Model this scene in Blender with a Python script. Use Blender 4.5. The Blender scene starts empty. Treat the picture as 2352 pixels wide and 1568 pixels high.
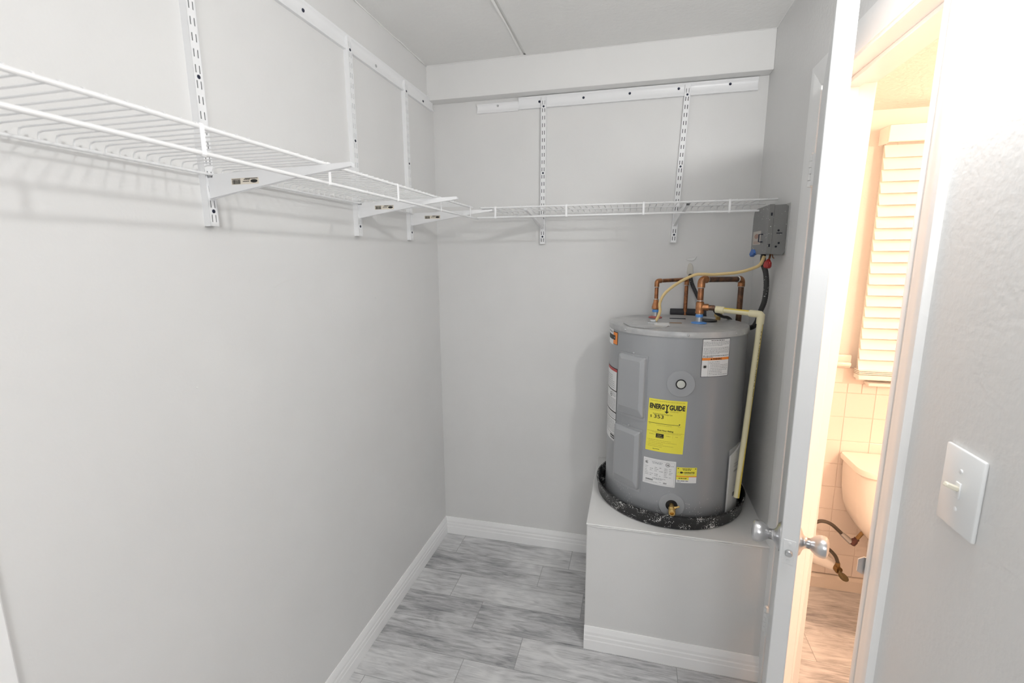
import bpy, bmesh, math, random
from mathutils import Vector, Matrix
random.seed(7)
sc = bpy.context.scene
COL = sc.collection
R = math.radians

# ------------------------------------------------------------------ camera, world, lights, exposure
cam_d = bpy.data.cameras.new('camera')
cam_d.sensor_width = 36.0
cam_d.lens = 1087.9077 * 36.0 / 2352.0
cam_d.clip_start = 0.02
cam = bpy.data.objects.new('camera', cam_d)
COL.objects.link(cam)
YAW, PITCH, ROLL = -0.2492, -0.1767, -0.0044
fw = Vector((math.sin(YAW)*math.cos(PITCH), math.cos(YAW)*math.cos(PITCH), math.sin(PITCH)))
rt = Vector((math.cos(YAW), -math.sin(YAW), 0.0))
up = rt.cross(fw)
r2 = rt*math.cos(ROLL) + up*math.sin(ROLL)
u2 = up*math.cos(ROLL) - rt*math.sin(ROLL)
cam.matrix_world = Matrix(((r2.x, u2.x, -fw.x, 0.95983), (r2.y, u2.y, -fw.y, -2.26084), (r2.z, u2.z, -fw.z, 1.51226), (0, 0, 0, 1)))
cam_d.dof.use_dof = True
cam_d.dof.focus_distance = 1.7
cam_d.dof.aperture_fstop = 5.6
sc.camera = cam

sc.view_settings.view_transform = 'Standard'
sc.view_settings.look = 'None'
sc.view_settings.gamma = 1.0
sc.view_settings.use_curve_mapping = False
sc.view_settings.exposure = 0.37
sc.cycles.max_bounces = 10
sc.cycles.diffuse_bounces = 8
sc.cycles.sample_clamp_indirect = 6.0

world = bpy.data.worlds.new('world')
sc.world = world
world.use_nodes = True
world.node_tree.nodes['Background'].inputs[0].default_value = (0.9, 0.95, 1.0, 1)
world.node_tree.nodes['Background'].inputs[1].default_value = 0.3

def lamp(name, kind, loc, power, color, **kw):
    d = bpy.data.lights.new(name, kind)
    d.energy = power
    d.color = color
    for k, v in kw.items():
        setattr(d, k, v)
    o = bpy.data.objects.new(name, d)
    o.location = loc
    COL.objects.link(o)
    return o
# light standing in for flash bounced off the right-hand wall, just outside the frame
lamp('flash_bounce_light', 'POINT', (1.40, -1.43, 2.005), 13.0, (1.0, 0.995, 0.985), shadow_soft_size=0.028)
# soft fill light added in the hall behind the camera to brighten the closet
lamp('hall_fill_light', 'POINT', (1.30, -3.30, 1.55), 25.5, (0.985, 0.99, 1.0), shadow_soft_size=0.25)
# the warm bulbs of the bathroom
lamp('bathroom_lamp', 'POINT', (2.62, -0.36, 1.90), 15.5, (1.0, 0.645, 0.44), shadow_soft_size=0.08)
lamp('bathroom_vanity_lamp', 'POINT', (2.55, -1.95, 1.85), 42.0, (1.0, 0.645, 0.44), shadow_soft_size=0.10)

# ------------------------------------------------------------------ materials
MATS = {}
def mat(name, color, rough=0.5, metal=0.0, spec=0.5, coat=0.0):
    m = bpy.data.materials.new(name)
    m.use_nodes = True
    b = m.node_tree.nodes['Principled BSDF']
    b.inputs['Base Color'].default_value = (*color, 1)
    b.inputs['Roughness'].default_value = rough
    b.inputs['Metallic'].default_value = metal
    b.inputs['Specular IOR Level'].default_value = spec
    b.inputs['Coat Weight'].default_value = coat
    MATS[name] = m
    return m
def nd(m, t, **inp):
    n = m.node_tree.nodes.new(t)
    for k, v in inp.items():
        n.inputs[k.replace('_', ' ')].default_value = v
    return n
def ln(m, a, b):
    m.node_tree.links.new(a, b)
def bsdf(m):
    return m.node_tree.nodes['Principled BSDF']
def coords(m, kind='Object', scale=(1, 1, 1)):
    t = nd(m, 'ShaderNodeTexCoord')
    mp = nd(m, 'ShaderNodeMapping')
    mp.inputs['Scale'].default_value = scale
    ln(m, t.outputs[kind], mp.inputs['Vector'])
    return mp.outputs['Vector']
def bump(m, height, strength=0.2, dist=0.002):
    b = nd(m, 'ShaderNodeBump')
    b.inputs['Strength'].default_value = strength
    b.inputs['Distance'].default_value = dist
    ln(m, height, b.inputs['Height'])
    ln(m, b.outputs['Normal'], bsdf(m).inputs['Normal'])
def noise(m, vec, scale, detail=3.0, rough=0.5, dist=0.0):
    n = nd(m, 'ShaderNodeTexNoise')
    n.inputs['Scale'].default_value = scale
    n.inputs['Detail'].default_value = detail
    n.inputs['Roughness'].default_value = rough
    n.inputs['Distortion'].default_value = dist
    ln(m, vec, n.inputs['Vector'])
    return n
def ramp(m, fac, stops):
    r = nd(m, 'ShaderNodeValToRGB')
    e = r.color_ramp.elements
    e[0].position, e[0].color = stops[0][0], (*stops[0][1], 1)
    e[1].position, e[1].color = stops[-1][0], (*stops[-1][1], 1)
    for p, c in stops[1:-1]:
        x = e.new(p)
        x.color = (*c, 1)
    ln(m, fac, r.inputs['Fac'])
    return r
def math_node(m, op, a, b=None, clamp=False):
    n = nd(m, 'ShaderNodeMath')
    n.operation = op
    n.use_clamp = clamp
    for i, v in enumerate((a, b)):
        if v is None:
            continue
        if isinstance(v, (int, float)):
            n.inputs[i].default_value = v
        else:
            ln(m, v, n.inputs[i])
    return n.outputs[0]
def mixc(m, fac, a, b):
    n = nd(m, 'ShaderNodeMix')
    n.data_type = 'RGBA'
    for s, v in ((n.inputs[0], fac), (n.inputs[6], a), (n.inputs[7], b)):
        if isinstance(v, (int, float)):
            s.default_value = v
        elif isinstance(v, tuple):
            s.default_value = (*v, 1)
        else:
            ln(m, v, s)
    return n.outputs[2]

def paint(name, color, rough=0.5, bscale=160.0, bstr=0.25, bdist=0.0015, spec=0.4, var=0.02):
    m = mat(name, color, rough, 0, spec)
    v = coords(m)
    n1 = noise(m, v, bscale, 3, 0.55)
    n2 = noise(m, v, 3.0, 4, 0.6)
    c0 = tuple(c*(1-var) for c in color)
    c1 = tuple(min(1, c*(1+var)) for c in color)
    rr = ramp(m, n2.outputs['Fac'], [(0.3, c0), (0.7, c1)])
    ln(m, rr.outputs['Color'], bsdf(m).inputs['Base Color'])
    bump(m, n1.outputs['Fac'], bstr, bdist)
    return m
WALL = paint('wall_paint', (0.735, 0.733, 0.727), 0.42, 150, 0.18, 0.0015)
WALLT = paint('wall_paint_textured', (0.70, 0.698, 0.692), 0.42, 85, 0.20, 0.004)
CEIL = paint('ceiling_paint', (0.83, 0.828, 0.815), 0.6, 55, 0.50, 0.005, 0.3)
BEAMM = paint('beam_paint', (0.79, 0.788, 0.78), 0.5, 150, 0.12, 0.0015)
TRIM = paint('trim_white', (0.90, 0.90, 0.90), 0.35, 60, 0.10, 0.001)
CASE = paint('casing_paint', (0.80, 0.803, 0.80), 0.33, 45, 0.25, 0.0015)
DOORM = paint('door_paint', (0.70, 0.71, 0.715), 0.35, 90, 0.15, 0.001)
WPOW = mat('white_powder_coat', (0.86, 0.865, 0.875), 0.32)
WVINYL = mat('white_vinyl_wire', (0.80, 0.805, 0.81), 0.35)
PLATE = mat('switch_plastic', (0.80, 0.815, 0.82), 0.25)
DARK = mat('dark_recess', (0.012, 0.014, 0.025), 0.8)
SCREWD = mat('dark_screw', (0.03, 0.035, 0.06), 0.4, 0.6)
CHROME = mat('satin_chrome', (0.62, 0.62, 0.63), 0.28, 1.0)
BRASS = mat('brass', (0.72, 0.50, 0.20), 0.28, 1.0)
DBRASS = mat('tarnished_brass', (0.30, 0.19, 0.085), 0.4, 0.9)
BLACKP = mat('black_plastic', (0.014, 0.014, 0.015), 0.42)
CREAM = mat('cable_jacket', (0.74, 0.56, 0.27), 0.45)
CPVC = mat('cpvc_cream', (0.86, 0.79, 0.53), 0.35)
CPVCY = mat('cpvc_yellow_stripe', (0.86, 0.66, 0.10), 0.35)
REDP = mat('red_plastic', (0.36, 0.022, 0.02), 0.4)
BLUEP = mat('blue_plastic', (0.10, 0.30, 0.72), 0.4)
BLUET = mat('blue_tape', (0.055, 0.16, 0.50), 0.55)
REDW = mat('red_washer', (0.55, 0.14, 0.13), 0.5)
ZINC = mat('zinc_steel', (0.52, 0.53, 0.54), 0.35, 0.8)
PAPER = mat('label_white', (0.80, 0.80, 0.80), 0.45)
YEL = mat('label_yellow', (0.88, 0.79, 0.075), 0.45)
ORG = mat('label_orange', (0.90, 0.27, 0.035), 0.45)
REDL = mat('label_red', (0.50, 0.06, 0.06), 0.45)
INK = mat('ink_black', (0.015, 0.014, 0.012), 0.5)
INKG = mat('ink_grey', (0.33, 0.33, 0.34), 0.5)
INKY = mat('ink_faint_on_yellow', (0.55, 0.46, 0.05), 0.5)
GLASSW = mat('window_glass', (0.9, 0.95, 1.0), 0.03)
bsdf(GLASSW).inputs['Transmission Weight'].default_value = 1.0
POUCH = mat('clear_plastic_bag', (0.9, 0.9, 0.9), 0.18)
bsdf(POUCH).inputs['Alpha'].default_value = 0.22
PORC = mat('toilet_porcelain', (0.82, 0.80, 0.76), 0.12, 0, 0.5, 0.4)
BTILE = mat('bathroom_tile_glaze', (0.78, 0.72, 0.68), 0.16, 0, 0.5)
GROUTW = mat('wall_tile_grout', (0.74, 0.66, 0.61), 0.8)
BWALL = paint('bathroom_wall_paint', (0.76, 0.745, 0.72), 0.5, 120, 0.2, 0.002)
BCEIL = paint('bathroom_popcorn', (0.78, 0.76, 0.73), 0.7, 60, 0.7, 0.008)
BBASE = paint('bathroom_base_paint', (0.72, 0.66, 0.60), 0.5, 60, 0.2, 0.002)
SLATM = mat('blind_slat_white', (0.86, 0.85, 0.82), 0.3)
HOSEB = mat('braided_hose', (0.09, 0.075, 0.06), 0.5, 0.3)
GROUT = paint('floor_grout', (0.36, 0.36, 0.365), 0.85, 200, 0.3, 0.001)

# copper with tarnish
def copper(name, c0, c1):
    m = mat(name, c0, 0.34, 0.85)
    v = coords(m)
    n = noise(m, v, 38, 5, 0.65, 0.6)
    rr = ramp(m, n.outputs['Fac'], [(0.35, c0), (0.52, c1), (0.72, (0.10, 0.075, 0.06))])
    ln(m, rr.outputs['Color'], bsdf(m).inputs['Base Color'])
    return m
COPPER = copper('copper_pipe', (0.50, 0.22, 0.10), (0.36, 0.155, 0.075))
COPPERD = copper('copper_pipe_dark', (0.30, 0.15, 0.085), (0.17, 0.10, 0.07))
FITTING = copper('copper_fitting', (0.56, 0.26, 0.12), (0.44, 0.20, 0.09))
SOLDER = mat('solder', (0.66, 0.66, 0.64), 0.35, 0.9)

# paint-flecked materials: real overspray specks
def specks(m, base, scale, thr, lo=None, hi=None, axis='Z', fleck=(0.75, 0.75, 0.73)):
    v = coords(m)
    vo = nd(m, 'ShaderNodeTexVoronoi')
    vo.inputs['Scale'].default_value = scale
    ln(m, v, vo.inputs['Vector'])
    n = noise(m, v, scale*0.12, 3, 0.6)
    t = math_node(m, 'MULTIPLY', math_node(m, 'SUBTRACT', n.outputs['Fac'], 0.38, True), thr*5)
    f = math_node(m, 'LESS_THAN', vo.outputs['Distance'], t)
    if lo is not None:
        s = nd(m, 'ShaderNodeSeparateXYZ')
        ln(m, v, s.inputs[0])
        mr = nd(m, 'ShaderNodeMapRange')
        mr.inputs['From Min'].default_value = lo
        mr.inputs['From Max'].default_value = hi
        ln(m, s.outputs[axis], mr.inputs['Value'])
        f = math_node(m, 'LESS_THAN', vo.outputs['Distance'], math_node(m, 'MULTIPLY', t, mr.outputs[0]))
    ln(m, mixc(m, f, base, fleck), bsdf(m).inputs['Base Color'])
    return m
TANK = mat('heater_grey_enamel', (0.36, 0.37, 0.385), 0.30, 0.25, 0.5)
specks(TANK, (0.36, 0.37, 0.385), 130, 0.30, 0.20, -0.02)
LIDM = mat('heater_lid_grey', (0.36, 0.365, 0.375), 0.38, 0.2, 0.5)
v_ = coords(LIDM)
n_ = noise(LIDM, v_, 9, 5, 0.6)
ln(LIDM, ramp(LIDM, n_.outputs['Fac'], [(0.35, (0.40, 0.405, 0.415)), (0.68, (0.58, 0.58, 0.572))]).outputs['Color'], bsdf(LIDM).inputs['Base Color'])
PORTM = mat('port_disc_grey', (0.37, 0.38, 0.395), 0.60, 0.0, 0.25)
PANEL = mat('heater_panel_grey', (0.40, 0.41, 0.425), 0.28, 0.25, 0.5)
PANM = specks(mat('drain_pan_black', (0.013, 0.013, 0.014), 0.38), (0.013, 0.013, 0.014), 210, 0.33)
BOXM = specks(mat('electrical_box_grey', (0.235, 0.235, 0.232), 0.45, 0.35), (0.235, 0.235, 0.232), 85, 0.20)
CONDUIT = specks(mat('conduit_black', (0.045, 0.045, 0.046), 0.5), (0.045, 0.045, 0.046), 150, 0.18)

# wood-look porcelain plank
def plank_mat():
    m = mat('wood_look_plank', (0.4, 0.4, 0.4), 0.36, 0, 0.45)
    tc = nd(m, 'ShaderNodeTexCoord')
    oi = nd(m, 'ShaderNodeObjectInfo')
    cmb = nd(m, 'ShaderNodeCombineXYZ')
    r1 = math_node(m, 'MULTIPLY', oi.outputs['Random'], 37.0)
    r2_ = math_node(m, 'MULTIPLY', oi.outputs['Random'], 91.0)
    ln(m, r1, cmb.inputs[0]); ln(m, r2_, cmb.inputs[1]); ln(m, r1, cmb.inputs[2])
    add = nd(m, 'ShaderNodeVectorMath'); add.operation = 'ADD'
    ln(m, tc.outputs['Object'], add.inputs[0]); ln(m, cmb.outputs[0], add.inputs[1])
    def mp(scale):
        q = nd(m, 'ShaderNodeMapping'); q.inputs['Scale'].default_value = scale
        ln(m, add.outputs[0], q.inputs['Vector']); return q.outputs['Vector']
    big = noise(m, mp((3.2, 7.0, 1)), 1.0, 3, 0.55, 0.4)
    fine = noise(m, mp((9.0, 120.0, 1)), 1.0, 6, 0.7, 0.6)
    mid = noise(m, mp((6.0, 34.0, 1)), 1.0, 5, 0.65, 1.2)
    warp = noise(m, mp((2.2, 5.0, 1)), 1.0, 2, 0.5)
    bands = math_node(m, 'SINE', math_node(m, 'MULTIPLY', warp.outputs['Fac'], 75.0))
    gate = math_node(m, 'MULTIPLY', math_node(m, 'SUBTRACT', big.outputs['Fac'], 0.47, True), 5.0, True)
    b2 = math_node(m, 'MULTIPLY', math_node(m, 'MULTIPLY', bands, gate), 0.045)
    s = math_node(m, 'ADD', math_node(m, 'MULTIPLY', big.outputs['Fac'], 0.45), math_node(m, 'MULTIPLY', fine.outputs['Fac'], 0.42))
    s = math_node(m, 'ADD', s, math_node(m, 'MULTIPLY', mid.outputs['Fac'], 0.45))
    s = math_node(m, 'ADD', s, b2)
    s = math_node(m, 'ADD', s, math_node(m, 'MULTIPLY', math_node(m, 'SUBTRACT', oi.outputs['Random'], 0.5), 0.10))
    rr = ramp(m, s, [(0.44, (0.17, 0.17, 0.178)), (0.545, (0.36, 0.36, 0.368)), (0.64, (0.54, 0.54, 0.546)), (0.78, (0.72, 0.72, 0.72))])
    ln(m, rr.outputs['Color'], bsdf(m).inputs['Base Color'])
    bump(m, s, 0.08, 0.002)
    return m
PLANK = plank_mat()

# ------------------------------------------------------------------ geometry helpers
def new():
    return bmesh.new()
def merge(bm, other):
    me = bpy.data.meshes.new('tmp')
    other.to_mesh(me)
    other.free()
    bm.from_mesh(me)
    bpy.data.meshes.remove(me)
def box(bm, lo, hi, bev=0.0, seg=1, M=None, mi=0):
    b = bmesh.new()
    lo, hi = Vector(lo), Vector(hi)
    bmesh.ops.create_cube(b, size=1.0, matrix=Matrix.Translation((lo+hi)/2) @ Matrix.Diagonal((*(hi-lo), 1)))
    if bev:
        bmesh.ops.bevel(b, geom=b.edges[:], offset=bev, segments=seg, affect='EDGES', profile=0.5)
    for f in b.faces:
        f.material_index = mi
    if M is not None:
        b.transform(M)
    merge(bm, b)
def tube(bm, pts, r, n=10, cap=True, mi=0):
    pts = [Vector(p) for p in pts]
    rs = r if isinstance(r, (list, tuple)) else [r]*len(pts)
    T = []
    for i in range(len(pts)):
        a = pts[max(0, i-1)]
        c = pts[min(len(pts)-1, i+1)]
        T.append((c-a).normalized())
    ref = Vector((0, 0, 1)) if abs(T[0].z) < 0.9 else Vector((1, 0, 0))
    N = (ref - T[0]*ref.dot(T[0])).normalized()
    rings = []
    for i, p in enumerate(pts):
        N = (N - T[i]*N.dot(T[i])).normalized()
        B = T[i].cross(N)
        ri = rs[i]
        ra, rb = ri if isinstance(ri, tuple) else (ri, ri)
        rings.append([bm.verts.new(p + N*math.cos(2*math.pi*k/n)*ra + B*math.sin(2*math.pi*k/n)*rb) for k in range(n)])
    for i in range(len(rings)-1):
        for k in range(n):
            f = bm.faces.new((rings[i][k], rings[i][(k+1) % n], rings[i+1][(k+1) % n], rings[i+1][k]))
            f.material_index = mi
    if cap:
        bm.faces.new(rings[0][::-1]).material_index = mi
        bm.faces.new(rings[-1]).material_index = mi
def lathe(bm, prof, n=32, M=None, mi=0, cap=True):
    """prof: (radius, z) list, revolved about z"""
    b = bmesh.new()
    rings = []
    for r, z in prof:
        if r < 1e-6:
            rings.append([b.verts.new((0, 0, z))])
        else:
            rings.append([b.verts.new((r*math.cos(2*math.pi*k/n), r*math.sin(2*math.pi*k/n), z)) for k in range(n)])
    for i in range(len(rings)-1):
        A, B = rings[i], rings[i+1]
        for k in range(n):
            k2 = (k+1) % n
            if len(A) == 1 and len(B) == 1:
                continue
            if len(A) == 1:
                b.faces.new((A[0], B[k2], B[k]))
            elif len(B) == 1:
                b.faces.new((A[k], A[k2], B[0]))
            else:
                b.faces.new((A[k], A[k2], B[k2], B[k]))
    if cap:
        if len(rings[0]) > 1:
            b.faces.new(rings[0][::-1])
        if len(rings[-1]) > 1:
            b.faces.new(rings[-1])
    bmesh.ops.recalc_face_normals(b, faces=b.faces[:])
    for f in b.faces:
        f.material_index = mi
    if M is not None:
        b.transform(M)
    merge(bm, b)
def prism(bm, poly, d0, d1, M=None, bev=0.0, mi=0):
    """poly in (x, z), extruded along y from d0 to d1"""
    b = bmesh.new()
    v0 = [b.verts.new((x, d0, z)) for x, z in poly]
    v1 = [b.verts.new((x, d1, z)) for x, z in poly]
    b.faces.new(v0)
    b.faces.new(v1[::-1])
    for i in range(len(poly)):
        j = (i+1) % len(poly)
        b.faces.new((v0[j], v0[i], v1[i], v1[j]))
    bmesh.ops.recalc_face_normals(b, faces=b.faces[:])
    if bev:
        bmesh.ops.bevel(b, geom=b.edges[:], offset=bev, segments=1, affect='EDGES')
    for f in b.faces:
        f.material_index = mi
    if M is not None:
        b.transform(M)
    merge(bm, b)
def axis_to(p, d):
    """matrix taking +z to direction d at point p"""
    d = Vector(d).normalized()
    q = Vector((0, 0, 1)).rotation_difference(d)
    return Matrix.Translation(Vector(p)) @ q.to_matrix().to_4x4()
def spline(pts, k=8):
    pts = [Vector(p) for p in pts]
    out = []
    P = [pts[0]*2-pts[1]] + pts + [pts[-1]*2-pts[-2]]
    for i in range(1, len(P)-2):
        a, b, c, d = P[i-1], P[i], P[i+1], P[i+2]
        for j in range(k):
            t = j/k
            out.append(0.5*((2*b) + (c-a)*t + (2*a-5*b+4*c-d)*t*t + (3*b-a-3*c+d)*t**3))
    out.append(pts[-1])
    return out

ORIGIN = {}
def finish(name, me, mats, parent, smooth):
    for m in (mats if isinstance(mats, (list, tuple)) else [mats]):
        me.materials.append(m)
    if smooth and len(me.polygons):
        me.polygons.foreach_set('use_smooth', [True]*len(me.polygons))
        me.set_sharp_from_angle(angle=R(38))
    o = bpy.data.objects.new(name, me)
    COL.objects.link(o)
    if parent is not None:
        o.parent = parent
    return o
def obj(name, bm, mats, parent=None, smooth=True, local=False, at=None):
    """one mesh object; geometry is in world metres unless local (then in the parent's frame)"""
    me = bpy.data.meshes.new(name)
    bmesh.ops.recalc_face_normals(bm, faces=bm.faces[:]) if False else None
    bm.to_mesh(me)
    bm.free()
    if not local:
        off = Vector((0, 0, 0))
        if parent is not None:
            off = ORIGIN.get(parent.name, Vector((0, 0, 0)))
        base = Vector(at) if at is not None else off
        me.transform(Matrix.Translation(-base))
        o = finish(name, me, mats, parent, smooth)
        o.location = base - off
        ORIGIN[o.name] = base
        return o
    return finish(name, me, mats, parent, smooth)
def thing(name, label, cat, loc=(0, 0, 0), rot=(0, 0, 0), group=None, kind=None):
    o = bpy.data.objects.new(name, None)
    COL.objects.link(o)
    o.empty_display_size = 0.05
    o.location = loc
    o.rotation_euler = rot
    ORIGIN[o.name] = Vector(loc)
    return tag(o, label, cat, group, kind)
def tag(o, label=None, cat=None, group=None, kind=None):
    if label: o['label'] = label
    if cat: o['category'] = cat
    if group: o['group'] = group
    if kind: o['kind'] = kind
    return o
def struct(name, bm, mats, label, cat, parent=None, smooth=False, at=None):
    o = obj(name, bm, mats, parent, smooth, at=at)
    return tag(o, label, cat, None, 'structure')
def copy_tree(o, parent=None):
    c = o.copy()
    COL.objects.link(c)
    if parent is not None:
        c.parent = parent
    for ch in list(o.children):
        copy_tree(ch, c)
    return c

# ------------------------------------------------------------------ the room
W, H = 1.4605, 2.376
YF = -5.60                       # end wall of the hall behind the camera
BX1, BY0, BH = 3.15, -2.40, 2.07  # bathroom: far side, near side, ceiling
HY, NY, DH = -0.650, -1.200, 1.980   # door opening: hinge jamb face, near jamb face, head

# floor: grout bed with single wood-look planks
b = new(); box(b, (-0.12, YF, -0.06), (BX1+0.1, 0.10, -0.0009))
floor = struct('floor', b, GROUT, 'grey wood-look plank tile floor running through closet and bathroom', 'floor')
def plank(x0, x1, y0, y1):
    g = 0.0011
    b = new()
    box(b, (x0+g, y0+g, -0.010), (x1-g, y1-g, 0.0), 0.0008)
    obj('plank', b, PLANK, floor, False, at=((x0+x1)/2, (y0+y1)/2, 0))
T0, TW, TL = -0.1647, 0.1550, 0.588
OFFS = [0.1195, 0.581, 0.2095, 0.3675, 0.585, 0.389, 0.06, 0.46, 0.27, 0.15, 0.52, 0.33, 0.02, 0.22, 0.41, 0.10, 0.5, 0.3, 0.2]
row = 0
y1 = 0.0
while y1 > YF + 0.02:
    y0 = max(T0 - row*TW, YF)
    o = OFFS[row % len(OFFS)] - TL
    x = 0.0
    cuts = [0.0]
    while o < W:
        if o > 0.02:
            cuts.append(o)
        o += TL
    cuts.append(W)
    for a, c in zip(cuts, cuts[1:]):
        if c - a > 0.02:
            plank(a, c, y0, y1)
    y1 = y0
    row += 1
BOFF = [0.16, 0.42, 0.10, 0.33, 0.02, 0.25, 0.47, 0.14, 0.38, 0.05, 0.29]
row = 0
y1 = 0.0
while y1 > BY0:
    y0 = T0 - row*TW
    o = W + 0.13 + BOFF[row % len(BOFF)] - TL
    cuts = [W]
    while o < BX1:
        if o > W+0.02:
            cuts.append(o)
        o += TL
    cuts.append(BX1)
    for a, c in zip(cuts, cuts[1:]):
        plank(a, c, max(y0, BY0), y1)
    y1 = y0
    row += 1

# walls of the closet
b = new(); box(b, (-0.12, YF, 0), (0, 0.10, H))
wl = struct('wall_left', b, WALL, 'pale grey painted closet wall carrying the long wire shelf', 'wall')
b = new(); box(b, (0, 0, 0), (W, 0.10, H))
wb = struct('wall_back', b, WALL, 'pale grey painted closet wall behind the water heater', 'wall')
b = new(); box(b, (-0.12, YF-0.10, 0), (W+0.115, YF, H))
struct('wall_front', b, WALL, 'pale grey end wall of the hall behind the camera', 'wall')
b = new()
box(b, (W, HY+0.018, 0), (W+0.115, 0.0, H))
box(b, (W, YF, 0), (W+0.115, NY-0.018, H))
box(b, (W, NY-0.018, DH+0.018), (W+0.115, HY+0.018, H))
wr = struct('wall_right', b, WALLT, 'grey textured closet wall with the bathroom doorway and light switch', 'wall')

# ceiling: two boards with a sunk joint, and the beam across the back
b = new(); box(b, (-0.12, YF-0.1, H+0.006), (W+0.115, 0.10, H+0.06))
ceil = struct('ceiling', b, CEIL, 'off-white closet ceiling of two boards with a joint', 'ceiling')
JX = 0.466
b = new(); box(b, (0, YF, H), (JX-0.007, 0, H+0.006), 0.002)
obj('ceiling_board', b, CEIL, ceil, False)
b = new(); box(b, (JX+0.004, YF, H-0.0015), (W, 0, H+0.006), 0.002)
obj('ceiling_board', b, CEIL, ceil, False)
# ragged caulk bead along the joint and along the left edge
b = new()
pts = [(JX-0.012+random.uniform(-.003, .003), YF+0.02 + i*(abs(YF)-0.1)/70, H+0.001) for i in range(71)]
tube(b, pts, [random.uniform(0.0035, 0.006) for _ in pts], 8)
obj('joint_bead', b, CEIL, ceil)
b = new()
pts = [(0.001+random.uniform(-.001, .003), YF+0.02 + i*(abs(YF)-0.1)/90, H-0.001) for i in range(91)]
tube(b, pts, [random.choice((0.002, 0.003, 0.0045)) for _ in pts], 7)
obj('caulk_bead', b, CEIL, ceil)
b = new(); box(b, (0, -0.0657, 2.2276), (W, 0, H), 0.003, 2)
struct('ceiling_beam', b, BEAMM, 'white boxed beam across the top of the back wall', 'beam')

for nm, p0, p1 in (('beam_top_bead', (0.003, -0.0665, H-0.0005), (W-0.003, -0.0665, H-0.0005)), ('beam_end_bead', (0.0015, -0.0665, 2.23), (0.0015, -0.0665, H-0.003)), ('right_edge_bead', (W-0.001, -0.07, H-0.001), (W-0.001, -1.9, H-0.001))):
    p0, p1 = Vector(p0), Vector(p1)
    n_ = max(12, int((p1-p0).length/0.025))
    b = new()
    tube(b, [p0.lerp(p1, i/n_)+Vector((random.uniform(-.0008, .0008), random.uniform(-.0008, .0008), random.uniform(-.0008, .0008))) for i in range(n_+1)], [random.uniform(0.002, 0.0038) for _ in range(n_+1)], 7)
    obj(nm, b, BEAMM, ceil)

# baseboards
BBP = [(0, 0), (0.013, 0), (0.013, 0.040), (0.0115, 0.044), (0.0115, 0.058), (0.0095, 0.063), (0.0095, 0.074), (0.006, 0.088), (0.004, 0.0945), (0, 0.0945)]
def baseboard(name, p0, p1, out, label, ext0=0.0, ext1=0.0):
    """profile swept from p0 to p1 on the floor; out = outward normal"""
    p0, p1, out = Vector(p0), Vector(p1), Vector(out)
    d = (p1-p0).normalized()
    b = new()
    ends = []
    for p, s, e in ((p0, -1, ext0), (p1, 1, ext1)):
        ends.append([b.verts.new(p + out*x + d*s*e*x + Vector((0, 0, z))) for x, z in BBP])
    n = len(BBP)
    for i in range(n):
        j = (i+1) % n
        b.faces.new((ends[0][i], ends[0][j], ends[1][j], ends[1][i]))
    b.faces.new(ends[0][::-1]); b.faces.new(ends[1])
    bmesh.ops.recalc_face_normals(b, faces=b.faces[:])
    return struct(name, b, TRIM, label, 'baseboard')
PX, PY, PH = 0.8270, -0.6125, 0.5281
baseboard('baseboard_left', (0, -1.81, 0), (0, 0, 0), (1, 0, 0), 'white baseboard along the foot of the left closet wall', 0, -1)
baseboard('baseboard_back', (0, 0, 0), (PX, 0, 0), (0, -1, 0), 'white baseboard along the back wall left of the platform', -1, 0)
baseboard('baseboard_platform', (PX, PY, 0), (W, PY, 0), (0, -1, 0), 'white baseboard across the front of the heater platform', 0, 0)
b = new(); box(b, (PX-0.0, PY, 0), (W, 0, PH-0.006), 0.003)
plinth = struct('platform', b, WALL, 'boxed grey drywall platform that the water heater stands on', 'platform')
b = new(); box(b, (PX-0.002, PY-0.003, PH-0.006), (W, 0, PH), 0.002)
obj('platform_top', b, BEAMM, plinth, False)
# ragged paint edge on top lip
b = new()
pts = [(PX+0.004+i*0.02, PY-0.002+random.uniform(-.0012, .0012), PH-0.007+random.uniform(-.002, .001)) for i in range(31)]
tube(b, pts, [random.uniform(0.001, 0.0026) for _ in pts], 6)
obj('paint_edge', b, BEAMM, plinth)
# white casing edge of the closet entrance, low at the left edge of the picture
b = new(); box(b, (0, -1.885, 0), (0.014, -1.8145, 2.03), 0.003)
struct('trim_1', b, TRIM, 'white door casing strip on the left wall at the closet entrance', 'trim')

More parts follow.
